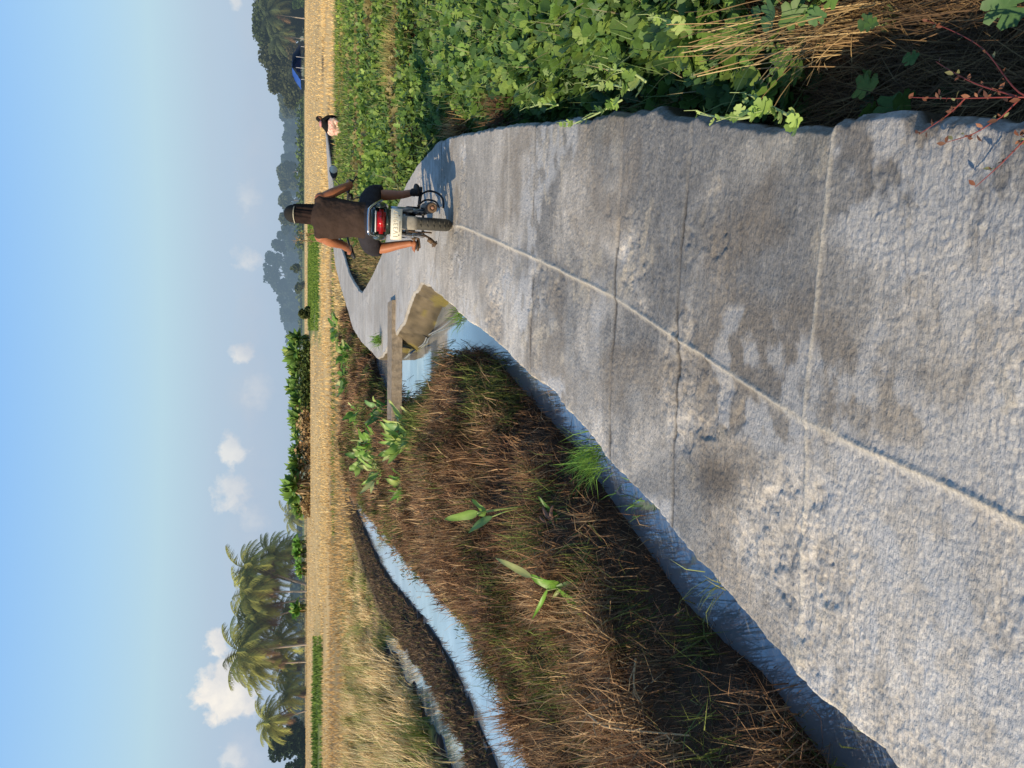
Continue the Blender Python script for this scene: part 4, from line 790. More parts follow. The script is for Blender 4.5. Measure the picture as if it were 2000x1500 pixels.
# cap worn backwards, neck cloth
m_cap = mat('black_cap', (.028, .027, .025), .85, spec=.2, noise=.3, nscale=30, bump=.3, bscale=80)
bm = bmesh.new(); ball(bm, (.022, .568, 1.548), (.088, .104, .088), 28)
bmesh.ops.bisect_plane(bm, geom=bm.verts[:]+bm.edges[:]+bm.faces[:], plane_co=(0, 0, 1.53), plane_no=(0, .0, -1), clear_outer=True)
cap = bmobj('cap', bm, m_cap, rider); cap.modifiers.new('s', 'SOLIDIFY').thickness = .004
bm = bmesh.new(); rows = []
for v_ in np.linspace(0, 1, 5): rows.append([bm.verts.new((.022+(.088+.045*v_*abs(math.cos(u)))*math.sin(u), .568+(.10+.07*v_)*math.cos(u), 1.535-.012*v_-.02*v_*math.sin(u)**2)) for u in np.linspace(-1.05, 1.05, 13)])
for a, b_ in zip(rows, rows[1:]):
    for k in range(12): bm.faces.new((a[k], a[k+1], b_[k+1], b_[k]))
bmobj('peak', bm, m_cap, cap).modifiers.new('s', 'SOLIDIFY').thickness = .004
m_strap = mat('pale_strap', (.55, .50, .36), .6)
tube('strap', [(.022+.091*math.sin(u), .566-.107*math.cos(u), 1.538+.008*math.cos(u*2)) for u in np.linspace(-1.5, .9, 18)], .0045, m_strap, cap, 8)
bm = bmesh.new(); rows = []; nu = 46
for j, v_ in enumerate(np.linspace(0, 1, 16)):
    row = []
    for u in np.linspace(-1.55, 1.75, nu):
        rr_ = 1+.05*math.sin(u*9+1.2*v_)+.03*math.sin(u*17+3*v_); fl = .012*v_
        row.append(bm.verts.new((.024+(.088+fl)*math.sin(u)*rr_, .570-(.100+fl*1.0)*math.cos(u)*rr_, 1.545-.205*v_-.008*math.sin(u*7)*v_)))
    rows.append(row)
for a, b_ in zip(rows, rows[1:]):
    for k in range(nu-1): bm.faces.new((a[k], a[k+1], b_[k+1], b_[k]))
m_neck = mat('dark_striped_cloth', (.040, .024, .020), .9, spec=.1, noise=.6, nscale=16, dark=(.012, .01, .01), bump=.4, bscale=60)
bmobj('neck_cloth', bm, m_neck, rider).modifiers.new('s', 'SOLIDIFY').thickness = .003
# right shoe, left sandal
m_shoe = mat('dark_shoe', (.03, .022, .02), .7, noise=.4, nscale=40)
bm = bmesh.new(); tubebm(bm, [(.308, .57, .312), (.335, .64, .312), (.362, .73, .300), (.382, .80, .296)], [.040, .043, .047, .036], 16, .72); tubebm(bm, [(.310, .60, .33), (.316, .615, .37)], [.042, .040], 16)
remesh(bmobj('shoe', bm, m_shoe, rider), .008, 2)
bm = bmesh.new(); boxbm(bm, (-.232, .67, .296), (.075, .22, .016), Matrix.Rotation(R(14), 3, 'Z'), .007); bmobj('sandal', bm, m_shoe, rider)
# ------------------------------------------------------------------ crouching woman by the far road
wx_, wy_ = G(676, 245, -.3); wo = empty('person', (wx_-.1, wy_, -.27), R(0)); wo.scale = (1.03, 1.03, 1.03)
tag(wo, 'person in black top and pink flowered trousers stooping at the edge of the green crop', 'person')
bm = bmesh.new(); m_skin2 = skinmat('brown_skin', (.25, .12, .07), (.17, .075, .04))
tubebm(bm, [(-.14, 0, .52), (0, 0, .64), (.14, 0, .80), (.20, 0, .88)], [.15, .14, .14, .06], 18, .8); ball(bm, (.27, -.02, .95), (.085, .095, .105), 18); tubebm(bm, [(.20, 0, .86), (.26, 0, .93)], .045, 12)
for sy in (-1, 1):
    tubebm(bm, [(.17, sy*.15, .82), (.30, sy*.17, .66), (.36, sy*.10, .50), (.37, sy*.05, .32)], [.05, .043, .038, .028], 12)
    for k in range(4): finger(bm, Vector((.355+.012*k, sy*.05+.008*k-.01, .30)), (.1, 0, -1), (0, 1, 0), .07, .008, R(18), R(20))
    finger(bm, Vector((.35, sy*.05-.02, .32)), (.2, -.5, -.8), (0, 1, 0), .05, .009, R(12), R(12))
    tubebm(bm, [(-.14, sy*.10, .50), (.16, sy*.20, .52), (.18, sy*.2, .50)], [.11, .085, .07], 14); tubebm(bm, [(.18, sy*.2, .48), (-.02, sy*.16, .10)], [.07, .042], 14); tubebm(bm, [(-.06, sy*.16, .05), (.16, sy*.18, .035)], [.045, .04], 12, .7)
remesh(bmobj('body', bm, m_skin2, wo), .014, 2)
m_bk = mat('black_cloth', (.012, .012, .013), .85, spec=.15)
bm = bmesh.new(); tubebm(bm, [(-.14, 0, .56), (-.02, 0, .66), (.12, 0, .80), (.20, 0, .88)], [.175, .165, .165, .085], 20, .85)
for sy in (-1, 1): tubebm(bm, [(.17, sy*.15, .82), (.30, sy*.17, .66), (.36, sy*.10, .50), (.37, sy*.06, .37)], [.065, .056, .05, .042], 14)
remesh(bmobj('top', bm, m_bk, wo), .015, 3)
m_flow = bpy.data.materials.new('flowered_cloth'); t, N, L = nt(m_flow); out = N.new('ShaderNodeOutputMaterial'); b = N.new('ShaderNodeBsdfPrincipled'); b.inputs['Roughness'].default_value = .85
tc = N.new('ShaderNodeTexCoord'); vo = N.new('ShaderNodeTexVoronoi'); vo.inputs['Scale'].default_value = 24; L.new(tc.outputs['Object'], vo.inputs['Vector']); cr = N.new('ShaderNodeValToRGB'); L.new(vo.outputs['Color'], cr.inputs[0])
for q, (p_, c_) in enumerate(((0, (.62, .22, .18)), (.38, (.72, .38, .30)), (.55, (.85, .66, .50)), (.8, (.80, .55, .45)))):
    e_ = cr.color_ramp.elements[q] if q < 2 else cr.color_ramp.elements.new(p_); e_.position = p_; e_.color = (*c_, 1)
L.new(cr.outputs[0], b.inputs['Base Color']); L.new(b.outputs[0], out.inputs[0])
bm = bmesh.new(); ball(bm, (-.14, 0, .50), (.20, .2, .19), 20)
for sy in (-1, 1): tubebm(bm, [(-.14, sy*.10, .48), (.14, sy*.20, .52), (.20, sy*.2, .48)], [.15, .125, .10], 16); tubebm(bm, [(.19, sy*.2, .48), (.0, sy*.18, .14)], [.115, .095], 16)
tubebm(bm, [(-.1, 0, .45), (-.14, 0, .12)], [.2, .17], 18)
remesh(bmobj('trousers', bm, m_flow, wo), .018, 3)
bm = bmesh.new(); ball(bm, (.255, .0, .975), (.10, .11, .105), 18); tubebm(bm, [(.2, 0, .97), (.15, 0, .88)], [.07, .05], 12); remesh(bmobj('hair', bm, m_bk, wo), .012, 2)
bm = bmesh.new(); ball(bm, (.06, -.02, .90), (.13, .13, .06), 18); bmobj('neckerchief', bm, mat('pink_cloth', (.72, .33, .33), .8, noise=.3, nscale=14), wo)
# ------------------------------------------------------------------ trees
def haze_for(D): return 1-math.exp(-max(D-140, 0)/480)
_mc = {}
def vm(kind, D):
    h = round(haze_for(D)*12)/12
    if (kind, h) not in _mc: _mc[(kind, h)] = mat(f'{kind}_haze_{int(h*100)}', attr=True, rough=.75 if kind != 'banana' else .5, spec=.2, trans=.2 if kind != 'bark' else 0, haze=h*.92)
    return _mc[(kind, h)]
def npart(name, parts, m, t): v, f, c = join(parts); return npmesh(name, v, f, m, t, c)
def barktube(pts, rad, col_, seg=8):
    bm = tubebm(bmesh.new(), pts, rad, seg); bmesh.ops.triangulate(bm, faces=bm.faces[:]); bm.verts.ensure_lookup_table()
    v = np.array([v.co[:] for v in bm.verts]); f = np.array([[q.index for q in fc.verts] for fc in bm.faces]); bm.free(); return v, f, cols(col_, len(v), .2)
def base(Y, D): d = ray(600, Y); return (750-Y)/FPX*D/(CP+(1000-585)/FPX*SP)
def top_h(X, D): return P(X, 750, D).z
def leafy(name, label, Y, D, Xtop, wpx, cat='tree', group=None, col=(.05, .085, .03), lobes=9, n=1600, leaf=None, trunk=.25, zb=-.3, open_=.0):
    H = top_h(Xtop, D)-zb; W = wpx/FPX*D*1.1; t = empty(name, (base(Y, D), D, zb)); leaf = leaf or D*.0042
    cen = []
    for k in range(lobes):
        a = rnd.uniform(0, 6.28); rr = rnd.uniform(0, .5)*W*.5*1.3; h = rnd.uniform(trunk+.12, .86); cen.append((math.cos(a)*rr*(1.2-h*.5), math.sin(a)*rr*.7, h*H, rnd.uniform(.14, .26)*max(W, H*.5)*(1-.25*open_)))
    cen.append((0, 0, H*.82, .17*W)); pts = []; cc = []
    for k in range(n):
        cx, cy, cz, r = cen[rnd.randrange(len(cen))]; v = Vector([rnd.gauss(0, 1) for _ in range(3)]).normalized()*r*rnd.uniform(.55, 1.06)
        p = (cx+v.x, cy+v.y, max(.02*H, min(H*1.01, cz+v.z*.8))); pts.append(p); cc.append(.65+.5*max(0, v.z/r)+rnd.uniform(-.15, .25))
    pts = np.array(pts); cc = np.array(cc)
    M = rotmats(rs.uniform(0, 6.28, n), rs.uniform(-1.4, 1.4, n), rs.uniform(-1, 1, n))
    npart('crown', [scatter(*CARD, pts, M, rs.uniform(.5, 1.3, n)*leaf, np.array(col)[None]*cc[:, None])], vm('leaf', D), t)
    tr = [barktube([(0, 0, -.2), (.02*W, 0, H*.35), (0, 0, H*.8)], [.035*H, .024*H, .008*H], (.13, .10, .075))]
    for cx, cy, cz, r in cen[:5]: tr.append(barktube([(0, 0, H*trunk), (cx*.5, cy*.5, (H*trunk+cz)/2), (cx, cy, cz)], [.016*H, .01*H, .004*H], (.13, .10, .075), 6))
    npart('trunk', tr, vm('bark', D), t); return tag(t, label, cat, group)
def palm(label, Y, D, Xc, rpx, bend=0, col=(.30, .31, .07), nf=32, zb=-.3, dead=5, name='coconut_palm', group='coconut palms on the left', tcol=(.42, .34, .26)):
    zc = top_h(Xc, D)-zb; Rr = rpx/FPX*D*1.3; t = empty(name, (base(Y, D), D, zb)); bx = bend/FPX*D
    npart('trunk', [barktube(smooth_path([(-bx, 0, -.2), (-bx*.6, 0, zc*.35), (-bx*.15, 0, zc*.75), (0, 0, zc)], 5), list(np.linspace(.024, .014, 16)*min(zc, 14)*.8), tcol)], vm('bark', D), t)
    parts = []
    for k in range(nf+dead):
        isd = k >= nf; az = 6.283*k*.382+rnd.uniform(-.2, .2); el = rnd.uniform(-1.35, -.9) if isd else math.asin(1-1.25*((k+.5)/nf))*rnd.uniform(.9, 1.05)
        L_ = Rr*rnd.uniform(.85, 1.12)*(.75 if isd else 1); d = Vector((math.cos(az), math.sin(az), 0)); p = Vector((0, 0, zc)); th = el; spine = [p.copy()]; ns = 9
        for i in range(ns): p = p+(d*math.cos(th)+Vector((0, 0, math.sin(th))))*L_/ns; th -= (.17 if not isd else .03); spine.append(p.copy())
        c_ = np.array(rnd.choice([(.20, .12, .06), (.26, .15, .08)]) if isd else (np.array(col)*rnd.uniform(.6, 1.5)+(np.array((.10, .07, .0))*rnd.random() if el < .1 else 0)))
        vs = []; fs = []; side = d.cross(Vector((0, 0, 1))).normalized()
        for i in range(ns*4):
            u = i/(ns*4); j = min(int(u*ns), ns-1); q = spine[j].lerp(spine[j+1], u*ns-j); tn = (spine[j+1]-spine[j]).normalized()
            ll = L_*.31*math.sin(math.pi*(.12+.84*u))**.6
            for sg in (-1, 1):
                tip = q+(side*sg*.75+tn*.6+Vector((0, 0, -.35-.5*rnd.random()))).normalized()*ll; o_ = len(vs); w = tn*L_*.013; vs += [q-w, q+w, tip]; fs.append([o_, o_+1, o_+2])
        for j in range(ns): o_ = len(vs); w = side*L_*.008; vs += [spine[j]-w, spine[j]+w, spine[j+1]]; fs.append([o_, o_+1, o_+2])
        parts.append((np.array(vs), np.array(fs), np.repeat([c_], len(vs), 0)))
    npart('crown', parts, vm('leaf', D), t); return tag(t, label, 'palm tree', group)
def banana(label, Y, D, Xtop, wpx=34, nl=14, zb=-.3, col=(.115, .215, .04), dry=.35, group='banana plants across the stubble field', fb=.0):
    H = top_h(Xtop, D)-zb; W = wpx/FPX*D; t = empty('banana_plant', (base(Y, D), D, zb)); parts = []; st = []
    for s_ in range(4):
        sx = rnd.uniform(-.42, .42)*W; sy = rnd.uniform(-1, 1); hs = H*rnd.uniform(.42, .62)*(1 if s_ == 0 else .85)
        st.append(barktube([(sx, sy, -.1), (sx+.1, sy, hs)], [.12, .07], (.26, .19, .09)))
        for k in range(nl):
            az = rnd.uniform(0, 6.28); el = rnd.uniform(.1, 1.4); L_ = (H-hs)*rnd.uniform(.8, 1.15) if el > .7 else W*.62*rnd.uniform(.7, 1.1); d = Vector((math.cos(az)*math.cos(el), math.sin(az)*math.cos(el), math.sin(el)))
            b_ = Vector((sx, sy, hs*rnd.uniform(.85, 1.0))); mid_ = b_+d*L_*.6; tip = b_+d*L_+Vector((0, 0, -L_*.18*(1.5-el)))
            v, f = leafmesh(b_+d*L_*.12, tip, L_*rnd.uniform(.24, .36), curl=.16, n=6, face=(rnd.uniform(-.8, .2), -.8, .5)); g_ = np.array(col)*rnd.uniform(.55, 1.5)*(1, 1, 1)
            if rnd.random() < .12: g_ = np.array((.34, .42, .10))
            parts.append((v, f, np.repeat([g_], len(v), 0)))
        for k in range(int(16*dry)+6):   # hanging dead leaves
            az = rnd.uniform(0, 6.28); b_ = Vector((sx, sy, hs*rnd.uniform(.6, .95))); tip = b_+Vector((math.cos(az)*.5, math.sin(az)*.5, -hs*rnd.uniform(.35, .8)))
            v, f = leafmesh(b_, tip, .34, n=4); parts.append((v, f, np.repeat([(np.array((.42, .29, .15)) if rnd.random() < dry else np.array((.13, .19, .05)))*rnd.uniform(.5, 1.3)], len(v), 0)))
    npart('leaves', parts, vm('banana', D), t); [npart('stem', [q_], vm('bark', D), t) for q_ in st]; return tag(t, label, 'banana plant', group)
# right hand clump with the blue shelter
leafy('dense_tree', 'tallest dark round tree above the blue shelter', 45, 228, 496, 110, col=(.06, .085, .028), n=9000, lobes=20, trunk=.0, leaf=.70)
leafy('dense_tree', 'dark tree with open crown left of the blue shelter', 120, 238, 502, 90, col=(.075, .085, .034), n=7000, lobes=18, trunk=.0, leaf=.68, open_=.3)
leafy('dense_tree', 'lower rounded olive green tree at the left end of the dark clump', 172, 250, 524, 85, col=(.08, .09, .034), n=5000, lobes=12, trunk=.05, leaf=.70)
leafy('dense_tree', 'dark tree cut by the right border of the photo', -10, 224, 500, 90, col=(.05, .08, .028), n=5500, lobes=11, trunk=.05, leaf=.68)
palm('coconut palm with spread fronds in front of the dark tree clump', 35, 216, 530, 38, col=(.07, .09, .035), group=None, dead=2)
palm('short palm half hidden at the right border clump', 75, 219, 545, 32, col=(.08, .10, .04), group=None, dead=3)
for k, (Y, X, w) in enumerate([(8, 572, 22), (100, 560, 40), (150, 562, 40)]):
    leafy('bush', ['bright bush at the foot of the trees by the right border', 'brown green thicket just behind the blue shelter', 'dark thicket left of the blue shelter'][k], Y, 214-k, X, w, 'bush', col=[(.10, .17, .04), (.10, .085, .035), (.05, .06, .028)][k], n=900, lobes=6, trunk=0, leaf=.6)
# blue shelter
D = 205; t = empty('tarpaulin_shelter', (base(120, D), D, -.3)); k_ = D/FPX
def sp(Y, X, dy=0): return Vector(((750-Y)/FPX*D/(CP+.28*SP)-t.location.x, dy, P(X, Y, D).z+.3))
m_tarp = mat('blue_tarpaulin', (.03, .10, .42), .5, noise=.25, nscale=3); bm = bmesh.new()
a_ = [sp(86, 586, -.3), sp(112, 571, -.4), sp(135, 570, -.2), sp(158, 587, -.3)]; b_ = [p + Vector((0, 7, -.2)) for p in a_]
va = [bm.verts.new(p) for p in a_]; vb = [bm.verts.new(p) for p in b_]
for i in range(3): bm.faces.new((va[i], va[i+1], vb[i+1], vb[i]))
bm.faces.new((vb[0], vb[1], vb[2], vb[3])); bmesh.ops.subdivide_edges(bm, edges=bm.edges[:], cuts=5, use_grid_fill=True)
for v in bm.verts: v.co += Vector((0, 0, .05*math.sin(v.co.x*5+v.co.y*3)))
bmobj('tarpaulin', bm, m_tarp, t); m_pole = mat('pale_pole', (.6, .6, .62), .6)
for Y in (92, 113, 134, 156): p = sp(Y, 580, -.1); bmobj('pole', tubebm(bmesh.new(), [(p.x, p.y, 0), (p.x, p.y, (1.0 if Y in (92, 156) else 2.3))], .05, 8), m_pole, t)
tag(t, 'low blue tarpaulin shelter at the far edge of the straw field', 'shelter')
# hazy far tree line
FL = [(215, 548, 34, 420), (232, 546, 26, 520), (248, 556, 24, 560), (268, 553, 30, 600), (290, 556, 26, 640), (312, 549, 32, 560), (336, 538, 30, 420), (352, 546, 30, 430), (375, 552, 26, 560), (392, 544, 30, 380), (410, 553, 26, 520), (428, 543, 28, 360), (445, 552, 24, 480),
      (462, 540, 30, 560), (480, 530, 40, 600), (505, 514, 42, 620), (535, 513, 44, 620), (560, 528, 38, 660), (585, 542, 36, 700), (610, 549, 34, 720), (635, 557, 32, 760), (655, 563, 26, 800), (198, 545, 40, 320)]
words = ['first', 'second', 'third', 'fourth', 'fifth', 'sixth', 'seventh', 'eighth', 'ninth', 'tenth', 'eleventh', 'twelfth', 'thirteenth', 'fourteenth', 'fifteenth', 'sixteenth', 'seventeenth', 'eighteenth', 'nineteenth', 'twentieth', 'twenty first', 'twenty second', 'twenty third']
order = sorted(range(len(FL)), key=lambda i: FL[i][0])
for i, (Y, X, w, D) in enumerate(FL):
    o_ = order.index(i); near_ = D < 440
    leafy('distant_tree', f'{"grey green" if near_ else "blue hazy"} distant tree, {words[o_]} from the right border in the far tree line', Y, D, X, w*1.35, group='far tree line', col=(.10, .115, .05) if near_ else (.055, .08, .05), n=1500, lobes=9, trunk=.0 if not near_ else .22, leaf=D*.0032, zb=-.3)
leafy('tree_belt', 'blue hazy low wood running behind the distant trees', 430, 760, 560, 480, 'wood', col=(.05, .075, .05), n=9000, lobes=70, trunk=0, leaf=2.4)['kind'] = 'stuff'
# fill the foot of the belt: low hedges far away
for k, (Y0, Y1, D, Xt, cl, lab) in enumerate([(190, 480, 250, 581, (.12, .17, .04), 'thin bright green hedge along the far edge of the straw field'), (480, 660, 330, 585, (.16, .20, .09), 'pale hazy hedge beyond the field on the left of the rider'), (1080, 1500, 210, 588, (.16, .17, .07), 'low scrub line behind the palm trunks'), (668, 800, 117, 586, (.10, .14, .04), 'dark green undergrowth at the foot of the right banana plants'), (795, 1005, 117, 585, (.42, .29, .14), 'dry brown undergrowth at the foot of the left banana plants')]):
    n = 1500; t = empty('hedge', (base((Y0+Y1)/2, D), D, -.3)); hw = (Y1-Y0)/2/FPX*D; H = top_h(Xt, D)+.3
    p = np.column_stack([rs.uniform(-hw, hw, n), rs.uniform(-2, 2, n), rs.uniform(0, 1, n)*H*rs.uniform(.35, 1.25, n)**1.5]); p[:, 2] *= .45+1.1*fbm(p[:, 0]*.55, p[:, 0]*0, 3, 7)
    npart('leaves', [scatter(*CARD, p, rotmats(rs.uniform(0, 6, n), rs.uniform(-1, 1, n), rs.uniform(-1, 1, n)), rs.uniform(.5, 1.2, n)*D*.0035, cols(cl, n, .35))], vm('leaf', D), t); tag(t, lab, 'hedge')
# sparse dry saplings behind the rider and at the field corner
for k, (Y, X, D, lab) in enumerate([(456, 580, 56, 'thin leafless sapling just left of the rider head'), (470, 566, 60, 'second brown leafless sapling left of the rider')]):
    t = empty('sapling', (base(Y, D), D, -.3)); H = top_h(X, D)+.3; br_ = []; lv = []
    for q in range(16):
        h0 = H*rnd.uniform(.25, .85); a_ = rnd.uniform(0, 6.28); l_ = H*rnd.uniform(.12, .26); p1 = Vector((math.cos(a_)*l_*.7, math.sin(a_)*l_*.7, h0+l_*.7)); br_.append(barktube([(0, 0, h0), p1*.5+Vector((0, 0, h0*.5)), p1], [.018, .013, .006], (.22, .15, .08), 5)); lv += [p1*.9+Vector((0, 0, .05))]*3
    npart('trunk', [barktube([(0, 0, -.1), (.03, 0, H*.5), (0, 0, H*.95)], [.035, .025, .012], (.25, .18, .10), 6)], vm('bark', D), t); npart('branches', br_, vm('bark', D), t)
    n = len(lv); npart('leaves', [scatter(*OVAL, np.array([list(p) for p in lv])+rs.normal(0, .07, (n, 3)), rotmats(rs.uniform(0, 6, n), rs.uniform(-2, 0, n), rs.uniform(-1, 1, n)), rs.uniform(.10, .2, n), cols((.30, .22, .10), n, .4))], vm('leaf', D), t); tag(t, lab, 'sapling')
for k, (Y, X, D, lab) in enumerate([(523, 566, 230, 'small lone dark tree on the far field'), (560, 578, 210, 'small round bush on the far field'), (612, 585, 110, 'brown green scrubby bush at the left end of the green strip')]):
    leafy('bush', lab, Y, D, X, 22 if k < 2 else 30, 'bush', col=(.10, .12, .04), n=[160, 220, 600][k], lobes=6, trunk=.3 if k == 0 else 0, leaf=D*.0035)
# banana plants
BL = [(672, 556, 122, 34), (692, 548, 118, 40), (712, 556, 124, 34), (735, 560, 120, 36), (757, 553, 122, 38), (778, 562, 118, 32), (795, 566, 122, 28), (822, 558, 120, 32), (845, 564, 123, 30), (868, 562, 119, 34), (893, 558, 121, 34), (915, 554, 118, 34), (940, 543, 116, 44), (958, 549, 118, 38), (980, 562, 121, 34), (998, 570, 124, 24)]
for i, (Y, X, D, w) in enumerate(BL):
    banana(f'banana plant, {words[i]} from the right in the row between the rider and the palms', Y, D, X, w, dry=.2 if i < 6 else .8)
for i, (Y, X, w, lab) in enumerate([(1070, 566, 36, 'banana plant at the right foot of the tallest palms'), (1092, 572, 34, 'banana plant left of the first one under the palms'), (1115, 574, 28, 'low banana plant beside the palm trunks'), (1185, 563, 34, 'lone banana plant between the palm trunks')]):
    banana(lab, Y, 158, X, w, dry=.2, col=(.10, .24, .035), group='banana plants under the palms')
# coconut grove
CP_ = [(1005, 572, 30, 0, 210, 'small far palm standing alone left of the banana row'), (1082, 536, 42, 5, 138, 'rightmost palm of the grove with bare fronds'), (1075, 568, 34, 0, 140, 'low palm beneath the rightmost palm'), (1105, 490, 50, 38, 136, 'highest palm at the right of the grove'), (1118, 528, 46, 22, 140, 'palm just under the highest one'),
       (1150, 488, 54, 6, 134, 'full crowned palm right of the grove middle'), (1180, 505, 46, -10, 138, 'yellowish palm in the middle of the grove'), (1208, 492, 50, -22, 136, 'palm with a leaning trunk in the grove middle'), (1192, 560, 30, 0, 142, 'young palm among the trunks'),
       (1262, 478, 60, -2, 132, 'tallest palm at the left of the grove'), (1290, 505, 48, 4, 136, 'drooping palm left of the tallest left palm'), (1250, 548, 44, 4, 140, 'dark lower palm under the left pair'), (1300, 556, 36, -2, 142, 'lowest palm at the left end of the grove'),
       (1352, 562, 36, -6, 140, 'short palm between the grove and the dark tree'), (1402, 526, 44, -12, 136, 'palm with a leaning white trunk by the dark tree')]
for Y, X, r_, bnd, D, lab in CP_: palm(lab, Y, D*1.25 if D < 200 else D, X, r_, bnd, dead=12 if D < 200 else 1)
leafy('dense_tree', 'round dark green tree at the left border behind the leaning palm', 1450, 190, 528, 95, col=(.04, .075, .03), n=4200, lobes=14, trunk=.0, leaf=.6)
leafy('dense_tree', 'low dark tree at the far left corner of the tree line', 1495, 185, 556, 40, col=(.05, .10, .035), n=1400, lobes=8, trunk=.0, leaf=.4)
for Y, X, w, lab in [(1210, 566, 60, 'bluish thicket behind the middle palm trunks'), (1320, 562, 60, 'bluish thicket behind the left palms'), (1150, 570, 50, 'low thicket behind the right palm trunks'), (1385, 565, 50, 'green thicket behind the leaning palm'), (1030, 583, 60, 'low hazy thicket left of the banana row'), (795, 577, 60, 'far bluish thicket behind the banana row')]:
    leafy('thicket', lab, Y, 330, X, w*1.3, 'thicket', col=(.045, .075, .04), n=1400, lobes=12, trunk=0, leaf=1.1)
# far hill
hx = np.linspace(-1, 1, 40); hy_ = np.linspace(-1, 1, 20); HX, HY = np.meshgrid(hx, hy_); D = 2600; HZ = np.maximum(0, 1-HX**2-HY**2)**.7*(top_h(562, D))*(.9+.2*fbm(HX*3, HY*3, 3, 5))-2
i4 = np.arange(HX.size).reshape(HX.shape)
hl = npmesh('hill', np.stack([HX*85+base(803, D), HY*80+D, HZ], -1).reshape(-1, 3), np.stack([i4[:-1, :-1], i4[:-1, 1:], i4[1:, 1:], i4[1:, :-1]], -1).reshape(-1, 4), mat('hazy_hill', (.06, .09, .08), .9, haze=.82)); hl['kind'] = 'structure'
# ------------------------------------------------------------------ sky
w = bpy.data.worlds.new('World'); bpy.context.scene.world = w; w.use_nodes = True; N = w.node_tree.nodes; L = w.node_tree.links; N.clear()
out = N.new('ShaderNodeOutputWorld'); bg = N.new('ShaderNodeBackground'); L.new(bg.outputs[0], out.inputs[0])
sk = N.new('ShaderNodeTexSky'); sk.sky_type = 'NISHITA'; sk.sun_disc = False; sk.sun_elevation = SUN_EL; sk.air_density = 1.0; sk.dust_density = 1.2
sk.sun_rotation = math.atan2(-SHX, -SHY)
def node(tp, **k):
    n = N.new(tp)
    for a, v in k.items(): setattr(n, a, v)
    return n
def mth(op, a, b=None, clamp=False):
    n = node('ShaderNodeMath', operation=op, use_clamp=clamp)
    for i, v in enumerate((a, b)):
        if v is None: continue
        if isinstance(v, (int, float)): n.inputs[i].default_value = v
        else: L.new(v, n.inputs[i])
    return n.outputs[0]
tc = node('ShaderNodeTexCoord'); sx = node('ShaderNodeSeparateXYZ'); L.new(tc.outputs['Generated'], sx.inputs[0])
yy = mth('MAXIMUM', sx.outputs['Y'], .05); gx_ = mth('DIVIDE', sx.outputs['X'], yy); gz_ = mth('DIVIDE', sx.outputs['Z'], yy)
cr = node('ShaderNodeValToRGB'); L.new(sx.outputs['Z'], cr.inputs[0]); els = cr.color_ramp.elements
SKY = [(0, (.43, .55, .70)), (.05, (.43, .56, .73)), (.10, (.47, .60, .74)), (.16, (.51, .72, .83)), (.23, (.42, .68, .93)), (.33, (.29, .57, .99)), (.42, (.22, .50, 1.0)), (.55, (.14, .32, .66)), (.75, (.09, .22, .46)), (1, (.035, .09, .22))]
for q, (p_, c_) in enumerate(SKY):
    e_ = els[q] if q < 2 else els.new(p_); e_.position = p_; e_.color = (*c_, 1)
sc1 = node('ShaderNodeMix', data_type='RGBA', blend_type='MULTIPLY'); sc1.inputs['Factor'].default_value = 1; L.new(sk.outputs[0], sc1.inputs['A']); sc1.inputs['B'].default_value = (.11, .11, .11, 1)
mx = node('ShaderNodeMix', data_type='RGBA'); mx.inputs['Factor'].default_value = .9; L.new(sc1.outputs['Result'], mx.inputs['A']); L.new(cr.outputs[0], mx.inputs['B']); cur = mx.outputs['Result']
cv = node('ShaderNodeCombineXYZ'); L.new(gx_, cv.inputs[0]); L.new(gz_, cv.inputs[1])
def noise(sc, det, rough_=.55, off=0):
    n = node('ShaderNodeTexNoise'); n.inputs['Scale'].default_value = sc; n.inputs['Detail'].default_value = det; n.inputs['Roughness'].default_value = rough_
    a = node('ShaderNodeVectorMath', operation='ADD'); a.inputs[1].default_value = (off, off*.7, 0); L.new(cv.outputs[0], a.inputs[0]); L.new(a.outputs[0], n.inputs['Vector']); return n.outputs['Fac']
nz = noise(13, 7, .6); nz2 = noise(30, 5, .55, 3.1); nlight = noise(20, 5, .6, .37)
def cloud(X, Y, rx, rz, op, k=2.6, amt=1.9, nzz=None, white=(.95, .90, .82), shade=(.52, .57, .66)):
    global cur
    d = ray(X, Y); cx, cz = d[0]/d[1], d[2]/d[1]
    u = mth('DIVIDE', mth('SUBTRACT', gx_, cx), rx/FPX); v = mth('DIVIDE', mth('SUBTRACT', gz_, cz), rz/FPX)
    dist = mth('SQRT', mth('ADD', mth('MULTIPLY', u, u), mth('MULTIPLY', v, v)))
    m = mth('MULTIPLY', mth('ADD', mth('SUBTRACT', 1.0, dist), mth('MULTIPLY', mth('SUBTRACT', nzz or nz, .5), amt)), k, True)
    m = mth('MULTIPLY', m, op)
    lit = mth('ADD', mth('ADD', mth('MULTIPLY', u, -.22), mth('MULTIPLY', v, .30)), mth('ADD', mth('MULTIPLY', mth('SUBTRACT', nlight, .5), 1.9), .62), True)
    cm = node('ShaderNodeMix', data_type='RGBA'); cm.inputs['A'].default_value = (*shade, 1); cm.inputs['B'].default_value = (*white, 1); L.new(lit, cm.inputs['Factor'])
    n = node('ShaderNodeMix', data_type='RGBA'); L.new(m, n.inputs['Factor']); L.new(cur, n.inputs['A']); L.new(cm.outputs['Result'], n.inputs['B']); cur = n.outputs['Result']
haz = (.52, .56, .63)
W1 = dict(white=(.60, .60, .63), shade=(.40, .49, .62))
nzb = noise(5, 6, .6, 5.1); nzs = noise(38, 6, .62, 1.7)
cloud(500, 950, 420, 45, .25, 1.0, 2.6, nzb, **W1); cloud(495, 250, 500, 45, .28, 1.0, 2.4, nzb, **W1); cloud(480, 1470, 150, 70, .45, 1.1, 2.4, nzb, (.66, .68, .73), (.40, .48, .62))
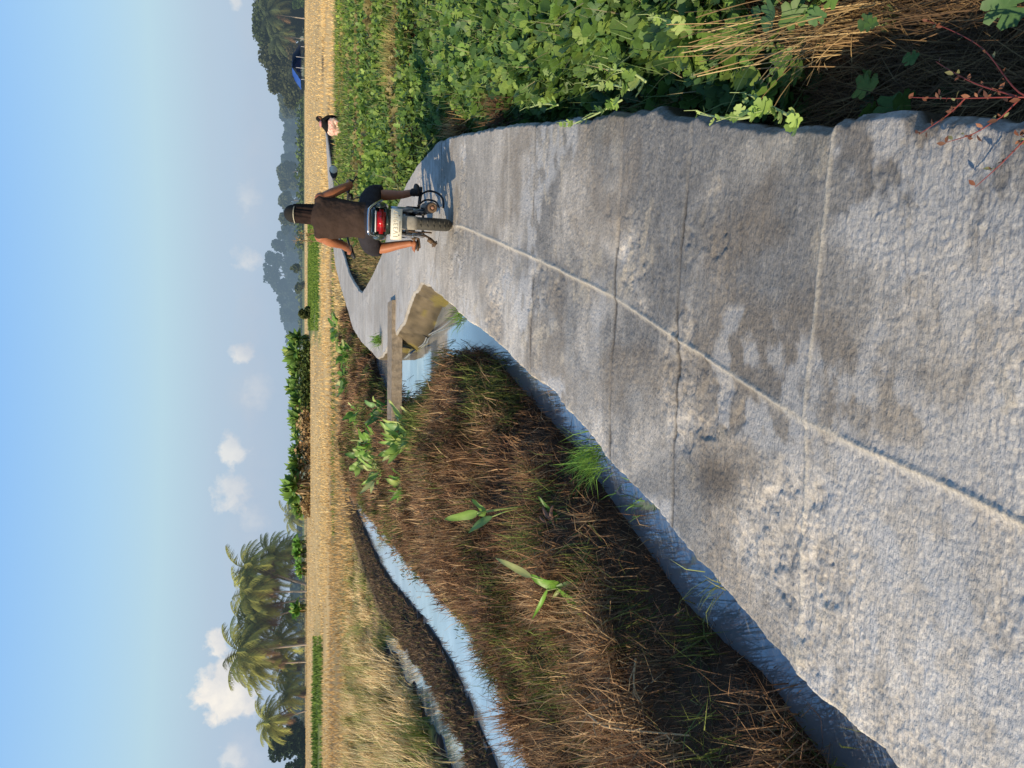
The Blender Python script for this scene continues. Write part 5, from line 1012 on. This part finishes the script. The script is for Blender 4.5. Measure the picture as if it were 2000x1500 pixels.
cloud(441, 1352, 62, 62, 1.0, 3.4, 2.2, nz2); cloud(425, 1250, 26, 26, .9, 2.6, 2.6, nzs); cloud(452, 958, 44, 34, .62, 1.8, 2.6, nzs); cloud(458, 882, 32, 30, .62, 1.9, 2.6, nzs); cloud(474, 692, 25, 25, .62, 2.0, 2.4, nzs)
cloud(482, 508, 26, 28, .4, 1.5, 2.8, nzs); cloud(455, 1480, 26, 26, .5, 1.7, 2.8, nzs); cloud(462, 2, 24, 14, .45, 1.6, 2.5, nzs); cloud(486, 380, 34, 24, .22, 1.3, 3, nzs); cloud(500, 760, 44, 30, .2, 1.2, 3, nzs); cloud(495, 1010, 34, 26, .25, 1.2, 3, nzs)
L.new(cur, bg.inputs['Color']); bg.inputs['Strength'].default_value = 1.0
# ------------------------------------------------------------------ sun
sl = bpy.data.lights.new('Sun', 'SUN'); sl.energy = 5.0; sl.angle = R(.5); sl.color = (1.0, .84, .60); so = bpy.data.objects.new('Sun', sl); C.objects.link(so)
so.rotation_euler = Vector((SHX*math.cos(SUN_EL), SHY*math.cos(SUN_EL), -math.sin(SUN_EL))).to_track_quat('-Z', 'Y').to_euler()
# ------------------------------------------------------------------ camera (the photo is a portrait frame lying on its side: up is to the left)
cam = bpy.data.cameras.new('Camera'); co = bpy.data.objects.new('Camera', cam); C.objects.link(co); cam.sensor_width = 36; cam.sensor_fit = 'HORIZONTAL'; cam.lens = FPX/2000*36; cam.clip_start = .05; cam.clip_end = 20000
Rv = Vector((1, 0, 0)); Uv = Vector((0, SP, CP)); Bv = Vector((0, -CP, SP))     # portrait right, up, back
X_ = -Uv; Y_ = Rv                                                             # image right = world down, image up = world right
co.matrix_world = Matrix(((X_.x, Y_.x, Bv.x, 0), (X_.y, Y_.y, Bv.y, 0), (X_.z, Y_.z, Bv.z, EYE), (0, 0, 0, 1)))
sc = bpy.context.scene; sc.camera = co; sc.view_settings.view_transform = 'Standard'; sc.view_settings.look = 'None'; sc.view_settings.exposure = 0
sc.render.engine = 'CYCLES'; sc.cycles.use_denoising = True; sc.cycles.max_bounces = 6; sc.cycles.transparent_max_bounces = 8
